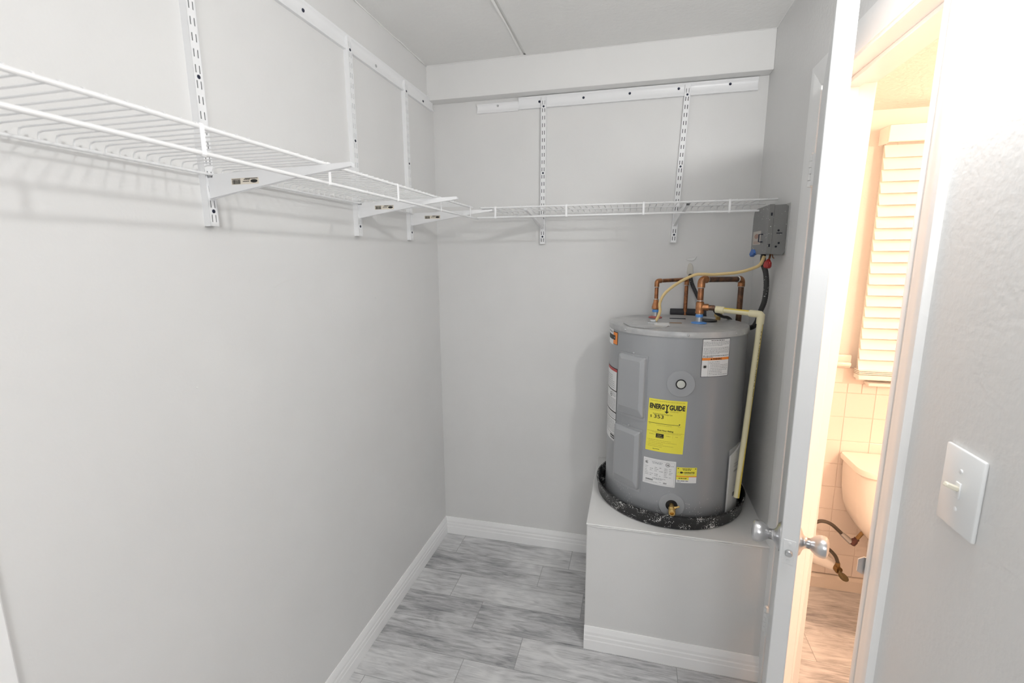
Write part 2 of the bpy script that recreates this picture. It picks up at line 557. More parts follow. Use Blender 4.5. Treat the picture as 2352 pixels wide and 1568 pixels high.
# doorway: jambs, stops, casings
b = new()
X0, X1 = W-0.002, 1.589
prism(b, [(X0, 0), (1.5525, 0), (X1+0.001, DH+0.018), (X0, DH+0.018)], HY, HY+0.018, bev=0.002)
frame = struct('door_frame', b, CASE, 'grey painted doorway frame between closet and bathroom', 'door frame')
b = new(); box(b, (X0, NY-0.018, 0), (X1, NY, DH+0.018), 0.004, 2); obj('near_jamb', b, CASE, frame)
b = new(); box(b, (X0, NY, DH), (X1, HY, DH+0.018), 0.002); obj('head_jamb', b, CASE, frame)
b = new()
box(b, (1.503, HY-0.011, 0), (1.545, HY, DH), 0.002)
box(b, (1.503, NY, 0), (1.545, NY+0.011, DH), 0.002)
box(b, (1.503, NY+0.011, DH-0.011), (1.545, HY-0.011, DH), 0.002)
obj('door_stop', b, CASE, frame)
def casing(path, name, mi=CASE):
    """moulded casing: profile (u from inner edge outward, thickness) swept along a mitred path on the wall x = W"""
    prof = [(0, 0), (0, 0.006), (0.010, 0.0085), (0.026, 0.009), (0.040, 0.012), (0.052, 0.0135), (0.066, 0.0135), (0.068, 0.011), (0.068, 0)]
    b = new()
    rings = []
    for (y, z, uy, uz) in path:
        rings.append([b.verts.new((W - t, y + uy*u, z + uz*u)) for u, t in prof])
    n = len(prof)
    for r0, r1 in zip(rings, rings[1:]):
        for i in range(n):
            j = (i+1) % n
            b.faces.new((r0[i], r0[j], r1[j], r1[i]))
    b.faces.new(rings[0][::-1]); b.faces.new(rings[-1])
    bmesh.ops.recalc_face_normals(b, faces=b.faces[:])
    return obj(name, b, mi, frame)
casing([(HY+0.006, 0, 1, 0), (HY+0.006, DH+0.006, 1, 1)], 'far_casing')
casing([(HY+0.006, DH+0.006, 1, 1), (NY-0.030, DH+0.006, -0.8, 1)], 'head_casing')
casing([(NY-0.034, DH+0.006, -0.8, 1), (NY-0.034, 0, -0.8, 0)], 'near_casing')
# strike plate with its curled lip on the near jamb
b = new()
box(b, (1.468, NY, 0.832), (1.500, NY+0.002, 0.892), 0.0008)
lip = [(1.468, NY+0.002, 0.862), (1.460, NY+0.006, 0.862), (1.452, NY+0.011, 0.862)]
prism(b, [(1.470, 0.845), (1.470, 0.879), (1.458, 0.882), (1.448, 0.876), (1.448, 0.848), (1.458, 0.842)], NY+0.003, NY+0.0055)
obj('strike_plate', b, CHROME, frame)

# the door: ajar, hinged on the far jamb
DW, DT = 0.548, 0.035
door = thing('door_1', 'white painted bathroom door standing ajar, seen along its latch edge', 'door', (1.452, HY, 0.0), (0, 0, R(-16.2)), None, 'structure')
b = new(); box(b, (0.004, -DW, 0.010), (0.004+DT, -0.020, DH-0.005), 0.0015)
panel = obj('door_panel', b, DOORM, door, False, True)
KZ, KY = 0.862, -DW+0.060
# latch plate and bolt on the edge
b = new(); box(b, (0.0095, -DW-0.0012, KZ-0.029), (0.0335, -DW+0.001, KZ+0.029), 0.0005)
lp = obj('latch_plate', b, DOORM, door, False, True)
b = new()
lathe(b, [(0.0075, 0), (0.0075, 0.009), (0.006, 0.011), (0, 0.0115)], 16, axis_to((0.0215, -DW, KZ), (0, -1, 0)))
box(b, (0.0155, -DW-0.0125, KZ-0.001), (0.024, -DW-0.0105, KZ+0.001), mi=0)
obj('latch_bolt', b, ZINC, lp, True, True)
b = new()
for dz in (-0.021, 0.021):
    lathe(b, [(0.0036, 0), (0.0036, 0.0016), (0, 0.002)], 12, axis_to((0.0215, -DW-0.001, KZ+dz), (0, -1, 0)))
obj('plate_screw', b, DOORM, lp, True, True)
kprof = [(0.0, 0.0), (0.0335, 0.0), (0.0335, 0.002), (0.029, 0.006), (0.018, 0.010), (0.0135, 0.014), (0.0120, 0.018), (0.0122, 0.024), (0.0165, 0.029), (0.0215, 0.035), (0.0245, 0.043), (0.0250, 0.050), (0.0238, 0.055), (0.0190, 0.0585), (0.012, 0.0600), (0, 0.0605)]
for side, x in ((-1, 0.004), (1, 0.004+DT)):
    M = axis_to((x, KY, KZ), (side, 0, 0))
    b = new(); lathe(b, kprof[6:], 32, M)
    k = obj('knob', b, CHROME, door, True, True)
    b = new(); lathe(b, kprof[:8], 32, M)
    obj('rosette', b, CHROME, k, True, True)
# hinges
for hz in (0.278, 1.754):
    b = new()
    for i in range(5):
        z0 = hz-0.045 + i*0.018
        lathe(b, [(0.0065, z0+0.0006), (0.0065, z0+0.0174)], 14, Matrix.Translation((-0.004, 0.0, 0)))
    lathe(b, [(0.0045, hz+0.045), (0.0055, hz+0.0475), (0.003, hz+0.051), (0, hz+0.051)], 12, Matrix.Translation((-0.004, 0, 0)))
    h = obj('hinge', b, CASE, door, True, True)
    b = new(); box(b, (-0.003, -0.030, hz-0.044), (0.0040, 0.001, hz+0.044))
    obj('hinge_leaf', b, CASE, h, False, True)

# ------------------------------------------------------------------ shelving hardware
def frame_z(wall):
    return R(90) if wall == 'left' else 0.0
# hang tracks: curved rail profile, local x along wall, -y out of wall
def track(length, prof, name, label, loc, rotz, holes, group, drop=0.0):
    t = thing(name, label, 'hang track', loc, (0, drop, rotz), group)
    b = new()
    v0 = [b.verts.new((0, -d, z)) for d, z in prof]
    v1 = [b.verts.new((length, -d, z)) for d, z in prof]
    n = len(prof)
    for i in range(n):
        j = (i+1) % n
        b.faces.new((v0[i], v0[j], v1[j], v1[i]))
    b.faces.new(v0[::-1]); b.faces.new(v1)
    bmesh.ops.recalc_face_normals(b, faces=b.faces[:])
    obj('rail', b, WPOW, t, True, True)
    for hx_, hz_, dark in holes:
        b = new()
        lathe(b, [(0.0052, -0.004), (0.0052, 0.001), (0.0040, 0.0022), (0.0015, 0.0016), (0, 0.0012)], 14, axis_to((hx_, -0.0075, hz_), (0, -1, 0)))
        obj('screw', b, SCREWD if dark else ZINC, t, True, True)
    return t
PROF = [(0.0, 0.0), (0.011, 0.0), (0.0125, 0.002), (0.0115, 0.006), (0.0075, 0.013), (0.0065, 0.022), (0.0072, 0.032), (0.0085, 0.038), (0.0125, 0.043), (0.0125, 0.049), (0.010, 0.0515), (0.0, 0.0515)]
track(1.25, PROF, 'hang_track', 'long white hang track screwed high along the left wall', (0.0, -1.272, 2.190), R(90), [(0.329, 0.024, 1), (0.7326, 0.019, 0), (1.142, 0.016, 1)], None)
track(0.1985, PROF[:1]+[(d*0.9, z*0.80) for d, z in PROF[1:-1]]+[(0, 0.0412)], 'hang_track', 'short end of white hang track left of the longer back-wall track', (0.2235, 0.0, 2.1700), 0.0, [(0.0999, 0.0285, 0)], None)
track(0.997, PROF, 'hang_track', 'white hang track with dark screws high on the back wall', (0.4225, -0.0015, 2.1735), 0.0, [(0.0966, 0.0265, 1), (0.2941, 0.0276, 1), (0.4921, 0.0289, 1), (0.6918, 0.031, 1), (0.8919, 0.032, 1)], None)

# twin-slot uprights
UH, UW, UD = 0.6445, 0.0245, 0.0175
def upright_mesh(parent):
    b = new()
    xs = [-UW/2, -0.0063, -0.0037, 0.0037, 0.0063, UW/2]
    zs, slot = [0.0], []
    for i in range(20):
        c = 0.0175 + i*0.03175
        zs += [c-0.0082, c+0.0082]
    zs.append(UH)
    grid = [[b.verts.new((x, -UD, z)) for x in xs] for z in zs]
    back = [[b.verts.new((x, -UD+0.0014, z)) for x in xs] for z in zs]
    for i in range(len(zs)-1):
        for j in range(5):
            hole = (i % 2 == 1) and j in (1, 3)
            q = (grid[i][j], grid[i][j+1], grid[i+1][j+1], grid[i+1][j])
            k = (back[i][j], back[i][j+1], back[i+1][j+1], back[i+1][j])
            if hole:
                for a in range(4):
                    c = (a+1) % 4
                    b.faces.new((q[c], q[a], k[a], k[c]))
            else:
                b.faces.new(q)
                b.faces.new(k[::-1])
    bmesh.ops.remove_doubles(b, verts=b.verts[:], dist=1e-6)
    for s in (-1, 1):
        x = s*UW/2
        box(b, (min(x, x-s*0.0014), -UD, 0), (max(x, x-s*0.0014), 0, UH))
    o = obj('channel', b, WPOW, parent, False, True)
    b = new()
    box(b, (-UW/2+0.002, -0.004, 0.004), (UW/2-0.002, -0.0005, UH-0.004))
    obj('slot_shade', b, DARK, parent, False, True)  # dark sheet behind the slots: shade of the hollow channel put into colour
    for z in (0.0175+0.0159, 0.0175+9.5*0.03175, 0.0175+18.5*0.03175):
        b = new()
        lathe(b, [(0.0044, 0.0), (0.0044, 0.0010), (0.0030, 0.0016), (0, 0.0010)], 12, axis_to((0, -UD+0.0002, z), (0, -1, 0)))
        obj('screw', b, SCREWD, parent, True, True)
UP = [
    ('nearest white slotted upright on the left wall, its top out of view', (0.0, -1.338, 1.5850), (0, 0, R(90))),
    ('middle white slotted upright on the left wall', (0.0, -0.7245, 1.5872), (0, 0, R(90))),
    ('white slotted upright on the left wall beside the back corner', (0.0, -0.3160, 1.5855), (0, 0, R(90))),
    ('plumb white slotted upright on the back wall left of the heater', (0.5385, 0.0, 1.5715), (0, R(0.15), 0)),
    ('tilted white slotted upright on the back wall above the heater', (1.1250, 0.0, 1.5715), (0, R(2.3), 0)),
]
first = None
ups = []
for i, (lab, loc, rot) in enumerate(UP):
    if first is None:
        first = o = thing('shelf_upright', lab, 'shelf upright', loc, rot, 'slotted shelf uprights')
        upright_mesh(o)
    else:
        o = copy_tree(first)
        o.location, o.rotation_euler = loc, rot
        o['label'] = lab
    ups.append(o)

# shelf brackets: folded tapering channel, open below
def bracket_mesh(parent, L=0.385):
    prof = [(0.0175, 0.106), (0.0175, 0.0610), (0.060, 0.0680), (0.160, 0.0835), (0.270, 0.1005), (L-0.006, 0.1135), (L, 0.1145), (L, 0.1205), (L-0.004, 0.1225), (L-0.05, 0.1210), (0.26, 0.1185), (0.15, 0.1165), (0.034, 0.1140), (0.030, 0.1060)]
    b = new()
    T, HWd = 0.0015, 0.0058
    for s in (-1, 1):
        v0 = [b.verts.new((s*HWd, -d, z)) for d, z in prof]
        v1 = [b.verts.new((s*(HWd-T), -d, z)) for d, z in prof]
        b.faces.new(v0); b.faces.new(v1[::-1])
        for i in range(len(prof)):
            j = (i+1) % len(prof)
            b.faces.new((v0[j], v0[i], v1[i], v1[j]))
    tp = [(0.034, 0.1140), (0.15, 0.1165), (0.26, 0.1185), (L-0.05, 0.1210), (L-0.004, 0.1225), (L, 0.1205), (L, 0.1145)]
    for (d0, z0), (d1, z1) in zip(tp, tp[1:]):
        vs = []
        for dz in (0, -T):
            vs += [b.verts.new((-HWd, -d0, z0+dz)), b.verts.new((HWd, -d0, z0+dz)), b.verts.new((HWd, -d1, z1+dz)), b.verts.new((-HWd, -d1, z1+dz))]
        b.faces.new(vs[0:4]); b.faces.new(vs[4:8][::-1])
        for i in range(4):
            j = (i+1) % 4
            b.faces.new((vs[j], vs[i], vs[4+i], vs[4+j]))
    bp_ = prof[1:6]
    for (d0, z0), (d1, z1) in zip(bp_, bp_[1:]):
        b.faces.new([b.verts.new(q) for q in ((-HWd, -d0, z0+0.0012), (HWd, -d0, z0+0.0012), (HWd, -d1, z1+0.0012), (-HWd, -d1, z1+0.0012))])
    bmesh.ops.recalc_face_normals(b, faces=b.faces[:])
    obj('bracket_arm', b, WPOW, parent, False, True)
    for z in (0.070, 0.100):
        for xa in (-0.0058, 0.0044):
            b = new(); box(b, (xa, -0.0185, z-0.006), (xa+0.0014, -0.006, z+0.006))
            obj('hook', b, WPOW, parent, False, True)
def bracket_sticker(parent):
    """paper barcode sticker on the side that faces the room; its print stands on its head"""
    x = -0.0058
    b = new(); box(b, (x-0.0004, -0.1535, 0.0885), (x, -0.0815, 0.1020))
    st = obj('price_sticker', b, mat_sticker, parent, False, True)
    b = new()
    rnd = random.Random(3)
    d = 0.084
    while d < 0.104:
        w = rnd.choice((0.0005, 0.0009, 0.0014))
        box(b, (x-0.0007, -d-w, 0.0893), (x-0.0003, -d, 0.0985))
        d += w + rnd.choice((0.0006, 0.0010))
    box(b, (x-0.0007, -0.106, 0.0995), (x-0.0003, -0.083, 0.1006))
    for z, da, db in ((0.0985, 0.115, 0.131), (0.0945, 0.112, 0.128), (0.1005, 0.118, 0.150)):
        dd = da
        while dd < db:
            w = rnd.uniform(0.0015, 0.0035)
            box(b, (x-0.0007, -dd-w, z-0.0008), (x-0.0003, -dd, z+0.0008))
            dd += w+0.0008
    lathe(b, [(1, 0), (1, 0.0004), (0, 0.0004)], 24, Matrix.Translation((x-0.0003, -0.1415, 0.0947)) @ Matrix.Rotation(R(-90), 4, 'Y') @ Matrix.Diagonal((0.0036, 0.0092, 1, 1)))
    tag(obj('print', b, INK, st, False, True), kind='stuff')
mat_sticker = mat('sticker_paper', (0.78, 0.72, 0.62), 0.5)
BL = ['white shelf bracket with barcode sticker on the nearest left-wall upright', 'white shelf bracket with barcode sticker on the middle left-wall upright',
      'white shelf bracket with barcode sticker nearest the back corner', 'plain white bracket under the back shelf left of the heater', 'plain white bracket under the back shelf above the heater']
bfirst = None
for i, u in enumerate(ups):
    loc, rot = u.location.copy(), u.rotation_euler.copy()
    if bfirst is None:
        bfirst = o = thing('shelf_bracket', BL[i], 'shelf bracket', loc, rot, 'brackets under the wire shelves')
        bracket_mesh(o)
        bracket_sticker(o)
    else:
        o = copy_tree(bfirst)
        if i == 3:
            for c in list(o.children):
                if c.name.startswith('price_sticker'):
                    for cc in list(c.children):
                        bpy.data.objects.remove(cc)
                    bpy.data.objects.remove(c)
            bfirst = o
    o.location, o.rotation_euler = loc, (0, rot[1]*0.4, rot[2])
    if i >= 3:
        o.location.z -= -0.008
        o.rotation_euler.z = R(2.2) if i == 4 else 0.0
    o['label'] = BL[i]

# wire shelves.  local x along wall, -y out, origin at wall and deck height
def wire_shelf(name, label, loc, rotz, x0, x1, lip0, lip1, rod0, rod1, clips, first_wire):
    t = thing(name, label, 'wire shelf', loc, (0, 0, rotz), None)
    DF = 0.305
    def rod(nm, xa, xb, d, z, r):
        b = new()
        tube(b, [(xa-0.001, -d, z), (xa, -d, z), (xb, -d, z), (xb+0.001, -d, z)], [r*0.7, r, r, r*0.7], 12)
        return obj(nm, b, WVINYL, t, True, True)
    rod('front_rod', rod0, rod1, DF, -0.001, 0.0038)
    rod('lip_rod', lip0, lip1, DF, -0.040, 0.0038)
    rod('middle_rod', x0, x1, 0.145, -0.0015, 0.0026)
    rod('back_rod', x0, x1, 0.022, -0.0135, 0.0032)
    n = int((x1-first_wire)/0.0256)
    me = None
    for i in range(n):
        x = first_wire + i*0.0256
        if me is None:
            b = new()
            tube(b, [(0, -DF-0.0035, 0.0016), (0, -DF, 0.0030), (0, -DF+0.006, 0.0026), (0, -0.030, 0.0026), (0, -0.0215, 0.001), (0, -0.0182, -0.004), (0, -0.0180, -0.016)], 0.00155, 7)
            o = obj('deck_wire', b, WVINYL, t, True, True)
            me = o.data
            o.location = (x, 0, 0)
        else:
            o = bpy.data.objects.new('deck_wire', me)
            COL.objects.link(o)
            o.parent = t
            o.location = (x, 0, 0)
    me = None
    for x in clips:
        if me is None:
            b = new()
            box(b, (-0.0042, -DF-0.0045, -0.0435), (0.0042, -DF-0.0015, 0.003), 0.0012)
            box(b, (-0.0042, -DF-0.0030, -0.0450), (0.0042, -DF+0.0050, -0.0415), 0.001)
            box(b, (-0.0042, -DF-0.0030, 0.0008), (0.0042, -DF+0.0050, 0.0042), 0.001)
            o = obj('lip_clip', b, WPOW, t, False, True)
            me = o.data
            o.location = (x, 0, 0)
        else:
            o = bpy.data.objects.new('lip_clip', me)
            COL.objects.link(o)
            o.parent = t
            o.location = (x, 0, 0)
    return t
# left: local x = world y, shelf lies along the left wall
wire_shelf('wire_shelf', 'long white wire shelf on brackets along the left wall', (0, 0, 1.7125), R(90), -2.16, -0.335, -2.16, -0.270, -2.16, -0.340, [-1.943, -1.6271, -1.3090, -0.9930, -0.6811, -0.3753], -2.148)
wire_shelf('wire_shelf', 'white wire shelf along the back wall above the water heater', (0, 0, 1.7145), 0.0, 0.315, 1.452, 0.315, 1.396, 0.330, 1.455, [0.3936, 0.6895, 0.9880, 1.2954], 0.322)

# ------------------------------------------------------------------ water heater
HX, HYc, HR, HZ = 1.1339, -0.2968, 0.2570, 1.2555
heater = thing('water_heater', 'grey short electric water heater with stickers in a black pan', 'water heater', (HX, HYc, PH+0.004))
Mh = Matrix.Translation((HX, HYc, 0))
b = new()
lathe(b, [(HR-0.006, PH+0.004), (HR, PH+0.010), (HR, 1.236)], 96, Mh)
obj('tank_jacket', b, TANK, heater)
b = new()
lathe(b, [(HR+0.0008, 1.2340), (HR+0.0035, 1.2345), (HR+0.0040, 1.2380), (HR+0.0035, 1.2500), (HR+0.0015, 1.2545), (HR-0.006, 1.2550), (HR-0.012, 1.2535), (0.14, 1.2545), (0, 1.2555)], 96, Mh)
lid = obj('lid', b, LIDM, heater)
def onc(a, z, h=0.0):
    """point on the jacket at angle a (degrees), height z, h proud"""
    return Vector((HX+(HR+h)*math.cos(R(a)), HYc+(HR+h)*math.sin(R(a)), z))
def nrm(a):
    return Vector((math.cos(R(a)), math.sin(R(a)), 0))
for a, z in ((-138.4, 1.2440), (-86.1, 1.2440), (-44.9, 1.2450), (-32.6, 1.2400)):
    b = new(); lathe(b, [(0.0040, 0), (0.0036, 0.0015), (0.002, 0.0026), (0, 0.003)], 12, axis_to(onc(a, z, 0.0038), nrm(a)))
    obj('lid_screw', b, ZINC, lid)

# curved label builder -----------------------------------------------------
class Label:
    """flat print wrapped on the jacket: u to the right (metres), v up, from the label's lower left corner"""
    def __init__(self, a0, z0, tilt=0.0, r=HR):
        self.a0, self.z0, self.r, self.tilt = a0, z0, r, tilt
        self.bms = {}
    def pt(self, u, v, h):
        uu = u + v*self.tilt
        a = R(self.a0) + uu/self.r
        rr = self.r + 0.0004 + h
        return Vector((HX + rr*math.cos(a), HYc + rr*math.sin(a), self.z0 + v))
    def bm(self, m):
        return self.bms.setdefault(m, new())
    def rect(self, u0, v0, u1, v1, m, h=0.0002):
        b = self.bm(m)
        n = max(1, int(abs(u1-u0)/0.008)+1)
        vs = [(b.verts.new(self.pt(u0+(u1-u0)*i/n, v0, h)), b.verts.new(self.pt(u0+(u1-u0)*i/n, v1, h))) for i in range(n+1)]
        for p, q in zip(vs, vs[1:]):
            b.faces.new((p[0], q[0], q[1], p[1]))
    def poly(self, pts, m, h=0.0004):
        b = self.bm(m)
        b.faces.new([b.verts.new(self.pt(u, v, h)) for u, v in pts])
    def ring(self, u, v, r0, r1, m, h=0.0004, a0=0, a1=360):
        b = self.bm(m)
        n = 28
        vs = []
        for i in range(n+1):
            t = R(a0+(a1-a0)*i/n)
            vs.append((b.verts.new(self.pt(u+r0*math.cos(t), v+r0*math.sin(t), h)), b.verts.new(self.pt(u+r1*math.cos(t), v+r1*math.sin(t), h))))
        for p, q in zip(vs, vs[1:]):
            b.faces.new((p[0], p[1], q[1], q[0]))
    def lines(self, u0, u1, v, hgt, m, seed=0, fill=1.0, h=0.0003):
        """a row of print too small to read"""
        rnd = random.Random(seed)
        u = u0
        end = u0+(u1-u0)*fill
        while u < end:
            w = min(rnd.uniform(0.6, 2.4)*hgt*1.6, end-u)
            if w > hgt*0.3:
                self.rect(u, v, u+w, v+hgt*rnd.uniform(0.75, 1.0), m, h)
            u += w + hgt*0.6
    def text(self, s, u, v, size, m, width=None, bold=0.0, h=0.0005, align='LEFT'):
        b = self.bm(m)
        me = text_mesh(s, size, bold)
        xs = [q.co.x for q in me.vertices]
        x0, x1 = min(xs), max(xs)
        k = width/(x1-x0) if width else 1.0
        sh = {'LEFT': 0, 'CENTER': (x1-x0)*k/2, 'RIGHT': (x1-x0)*k}[align]
        vs = [b.verts.new(self.pt(u + (q.co.x-x0)*k - sh, v + q.co.y, h)) for q in me.vertices]
        for p in me.polygons:
            try:
                b.faces.new([vs[i] for i in p.vertices])
            except ValueError:
                pass
        bpy.data.meshes.remove(me)
    def build(self, name, sheet_mat, parent):
        sheet = obj(name, self.bms.pop(sheet_mat), sheet_mat, parent, False)
        for m, b in self.bms.items():
            tag(obj('printing', b, m, sheet, False), kind='stuff')
        return sheet
def text_mesh(s, size, bold=0.0):
    cu = bpy.data.curves.new('t', 'FONT')
    cu.body = s
    cu.size = size
    cu.offset = bold
    cu.resolution_u = 3
    o = bpy.data.objects.new('t', cu)
    COL.objects.link(o)
    dg = bpy.context.evaluated_depsgraph_get()
    me = bpy.data.meshes.new_from_object(o.evaluated_get(dg))
    bpy.data.objects.remove(o)
    bpy.data.curves.remove(cu)
    return me

# yellow energy label (0.132 x 0.197)
L = Label(-114.3, 0.8095, 0.030)
Wd, Ht = 0.132, 0.198
L.rect(0, 0, Wd, Ht, YEL, 0)
L.lines(0.006, 0.125, 0.190, 0.0022, INKY, 1)
L.text('ENERG', 0.0045, 0.1630, 0.0245, INK, 0.0525, 0.0011)
L.text('GUIDE', 0.0735, 0.1630, 0.0245, INK, 0.0530, 0.0011)
L.text('Y', 0.0575, 0.1655, 0.0220, INK, 0.0155, 0.0010)
L.rect(0.0633, 0.1530, 0.0672, 0.172, INK, 0.0004)
L.poly([(0.0575, 0.1555), (0.0652, 0.1475), (0.0730, 0.1555), (0.0675, 0.1555), (0.0630, 0.1555)], INK)
L.lines(0.004, 0.050, 0.1585, 0.0016, INKY, 2); L.lines(0.004, 0.045, 0.1555, 0.0016, INKY, 3)
L.lines(0.077, 0.115, 0.1575, 0.0016, INKY, 4); L.lines(0.077, 0.105, 0.1545, 0.0016, INKY, 5)
L.text('Estimated Yearly Energy Cost', 0.018, 0.1415, 0.0062, INK, 0.068)
L.text('$', 0.0090, 0.1280, 0.0125, INK, None, 0.0)
L.text('353', 0.0225, 0.1270, 0.0185, INK, 0.034, 0.00015)
L.rect(0.0045, 0.1065, 0.1130, 0.1079, INK, 0.0003)
L.poly([(0.1090, 0.1125), (0.1150, 0.1125), (0.1120, 0.1080)], INK)
L.lines(0.006, 0.014, 0.1020, 0.0018, INKY, 6); L.lines(0.034, 0.088, 0.1005, 0.0018, INKY, 7); L.lines(0.108, 0.118, 0.1015, 0.0018, INKY, 8)
L.text('First Hour Rating', 0.066, 0.0805, 0.0068, INK, 0.055, 0.0002, align='CENTER')
L.lines(0.002, 0.130, 0.0755, 0.0018, INKY, 9); L.lines(0.020, 0.120, 0.0715, 0.0014, INKY, 10)
L.lines(0.010, 0.030, 0.0635, 0.0022, INKY, 11)
L.rect(0.0345, 0.0530, 0.0620, 0.0690, INK, 0.0003)
L.lines(0.040, 0.056, 0.0625, 0.0024, YEL if False else INKY, 12, h=0.0006); L.lines(0.038, 0.059, 0.0560, 0.0022, INKY, 13, h=0.0006)
L.lines(0.070, 0.085, 0.0625, 0.0022, INKY, 14); L.lines(0.102, 0.111, 0.0625, 0.0022, INKY, 15)
L.rect(0.0925, 0.058, 0.0930, 0.068, INKY, 0.0003); L.rect(0.121, 0.058, 0.1215, 0.068, INKY, 0.0003)
for k, f in enumerate((0.8, 1.0, 0.55, 0.9, 0.5)):
    L.lines(0.009, 0.108, 0.0425-k*0.0062, 0.0018, INKY, 20+k, f)
for k in (0, 2, 3, 4):
    L.rect(0.0045, 0.0427-k*0.0062, 0.0062, 0.0442-k*0.0062, INKY, 0.0003)
L.lines(0.027, 0.050, 0.0085, 0.0020, INK, 30)
L.build('energy_label', YEL, heater)

# white rating label (0.116 x 0.100)
L = Label(-115.3, 0.6790, 0.004)
L.rect(0, 0, 0.116, 0.1005, PAPER, 0)
for q in ((0.004, 0.0045, 0.112, 0.005), (0.004, 0.0935, 0.112, 0.094), (0.004, 0.005, 0.0045, 0.0935), (0.1115, 0.005, 0.112, 0.0935)):
    L.rect(*q, INKG, 0.0002)
L.ring(0.0135, 0.0835, 0.0042, 0.0055, INK, a0=35, a1=325)
L.text('SA', 0.0102, 0.0812, 0.0055, INK, None, 0.0002)
L.ring(0.088, 0.0840, 0.0068, 0.0078, INK)
L.text('UL', 0.0838, 0.0812, 0.0080, INK, None, 0.0003)
L.lines(0.032, 0.070, 0.0870, 0.0024, INKG, 41); L.lines(0.034, 0.068, 0.0825, 0.0024, INKG, 42)
L.lines(0.097, 0.109, 0.0800, 0.0020, INKG, 43)
rnd = random.Random(11)
for r_, v in enumerate((0.0670, 0.0605, 0.0535, 0.0475, 0.0410, 0.0350)):
    for c_ in range(6):
        if rnd.random() < 0.82:
            u = 0.008 + c_*0.0172
            L.lines(u, u+rnd.uniform(0.006, 0.014), v, 0.0023, INKG, 50+r_*7+c_)
L.lines(0.036, 0.084, 0.0255, 0.0022, INKG, 90); L.lines(0.036, 0.072, 0.0215, 0.0020, INKG, 91)
for base_u, nb, v in ((0.011, 22, 0.0145), (0.075, 10, 0.0085)):
    u = base_u
    for _ in range(nb):
        w = rnd.choice((0.0004, 0.0007, 0.001)); L.rect(u, v, u+w, v+0.0058, INK, 0.0003); u += w+0.0006
L.lines(0.010, 0.055, 0.0088, 0.0018, INKG, 93); L.lines(0.060, 0.068, 0.0120, 0.0018, INKG, 94)
L.build('rating_label', PAPER, heater)

# small yellow and white contractor label
L = Label(-88.7, 0.7000, 0.0)
L.rect(0, 0, 0.0715, 0.0600, PAPER, 0)
L.rect(0, 0.0265, 0.0715, 0.0600, YEL, 0.0002)
L.rect(0.0, 0.0120, 0.0440, 0.0235, YEL, 0.0002)
L.rect(0, 0.0235, 0.0715, 0.0268, ORG, 0.0003)
L.poly([(0.003, 0.0575), (0.0085, 0.0555), (0.004, 0.0530)], INK); L.poly([(0.0685, 0.0575), (0.0630, 0.0555), (0.0680, 0.0530)], INK)
L.lines(0.020, 0.052, 0.0540, 0.0024, INK, 60); L.lines(0.022, 0.050, 0.0495, 0.0024, INK, 61)
L.poly([(0.0130, 0.0405), (0.0175, 0.0445), (0.0245, 0.0405), (0.0175, 0.0360)], INK); L.rect(0.0125, 0.037, 0.0160, 0.0435, INK, 0.0004)
L.text('CONTRACTOR', 0.0262, 0.0378, 0.0078, INK, 0.0375, 0.0003)
L.lines(0.027, 0.063, 0.0325, 0.0022, INKG, 62); L.lines(0.004, 0.011, 0.0395, 0.0022, INKG, 63)
L.lines(0.008, 0.036, 0.0165, 0.0028, INK, 64); L.lines(0.004, 0.042, 0.0060, 0.0042, INKG, 65); L.lines(0.004, 0.018, 0.0020, 0.0022, INKG, 66)
L.build('contractor_label', PAPER, heater)

# warning label (0.107 x 0.135)
L = Label(-75.0, 1.0965, 0.0)
L.rect(0, 0, 0.108, 0.1350, INK, 0)
L.rect(0.0015, 0.0015, 0.1065, 0.1335, PAPER, 0.0002)
L.rect(0.0015, 0.0595, 0.1065, 0.0685, ORG, 0.0003)
L.text('WARNING', 0.058, 0.0608, 0.0090, INK, 0.036, 0.0003, align='CENTER')
L.poly([(0.0315, 0.0612), (0.0395, 0.0612), (0.0355, 0.0672)], INK, 0.0005)
L.rect(0.0245, 0.0015, 0.0250, 0.0595, INK, 0.0004)
L.text('THIS MUST BE INSTALLED', 0.054, 0.1278, 0.0040, INK, 0.052, 0.0002, align='CENTER') if False else L.lines(0.030, 0.082, 0.1280, 0.0026, INK, 70)
for k in range(4): L.lines(0.004, 0.104, 0.1225-k*0.0042, 0.0021, INKG, 71+k, 1.0 if k < 3 else 0.7)
for k in range(6): L.lines(0.004, 0.104, 0.1020-k*0.0042, 0.0021, INKG, 77+k, 1.0 if k < 5 else 0.6)
L.lines(0.004, 0.104, 0.0740, 0.0022, INK, 84); L.lines(0.004, 0.040, 0.0700, 0.0020, INK, 85)
for k in range(9): L.lines(0.028+(0.004 if k in (2, 3, 4) else 0), 0.103, 0.0525-k*0.0057, 0.0022, INKG, 86+k, rnd.choice((1.0, 0.7, 0.55)))
star = []
for i in range(16):
    t = 2*math.pi*i/16; q = 0.0095 if i % 2 == 0 else 0.0040
    star.append((0.0130+q*math.cos(t), 0.0370+q*math.sin(t)*0.85))
L.poly(star, INK, 0.0005)
L.build('warning_label', INK, heater)

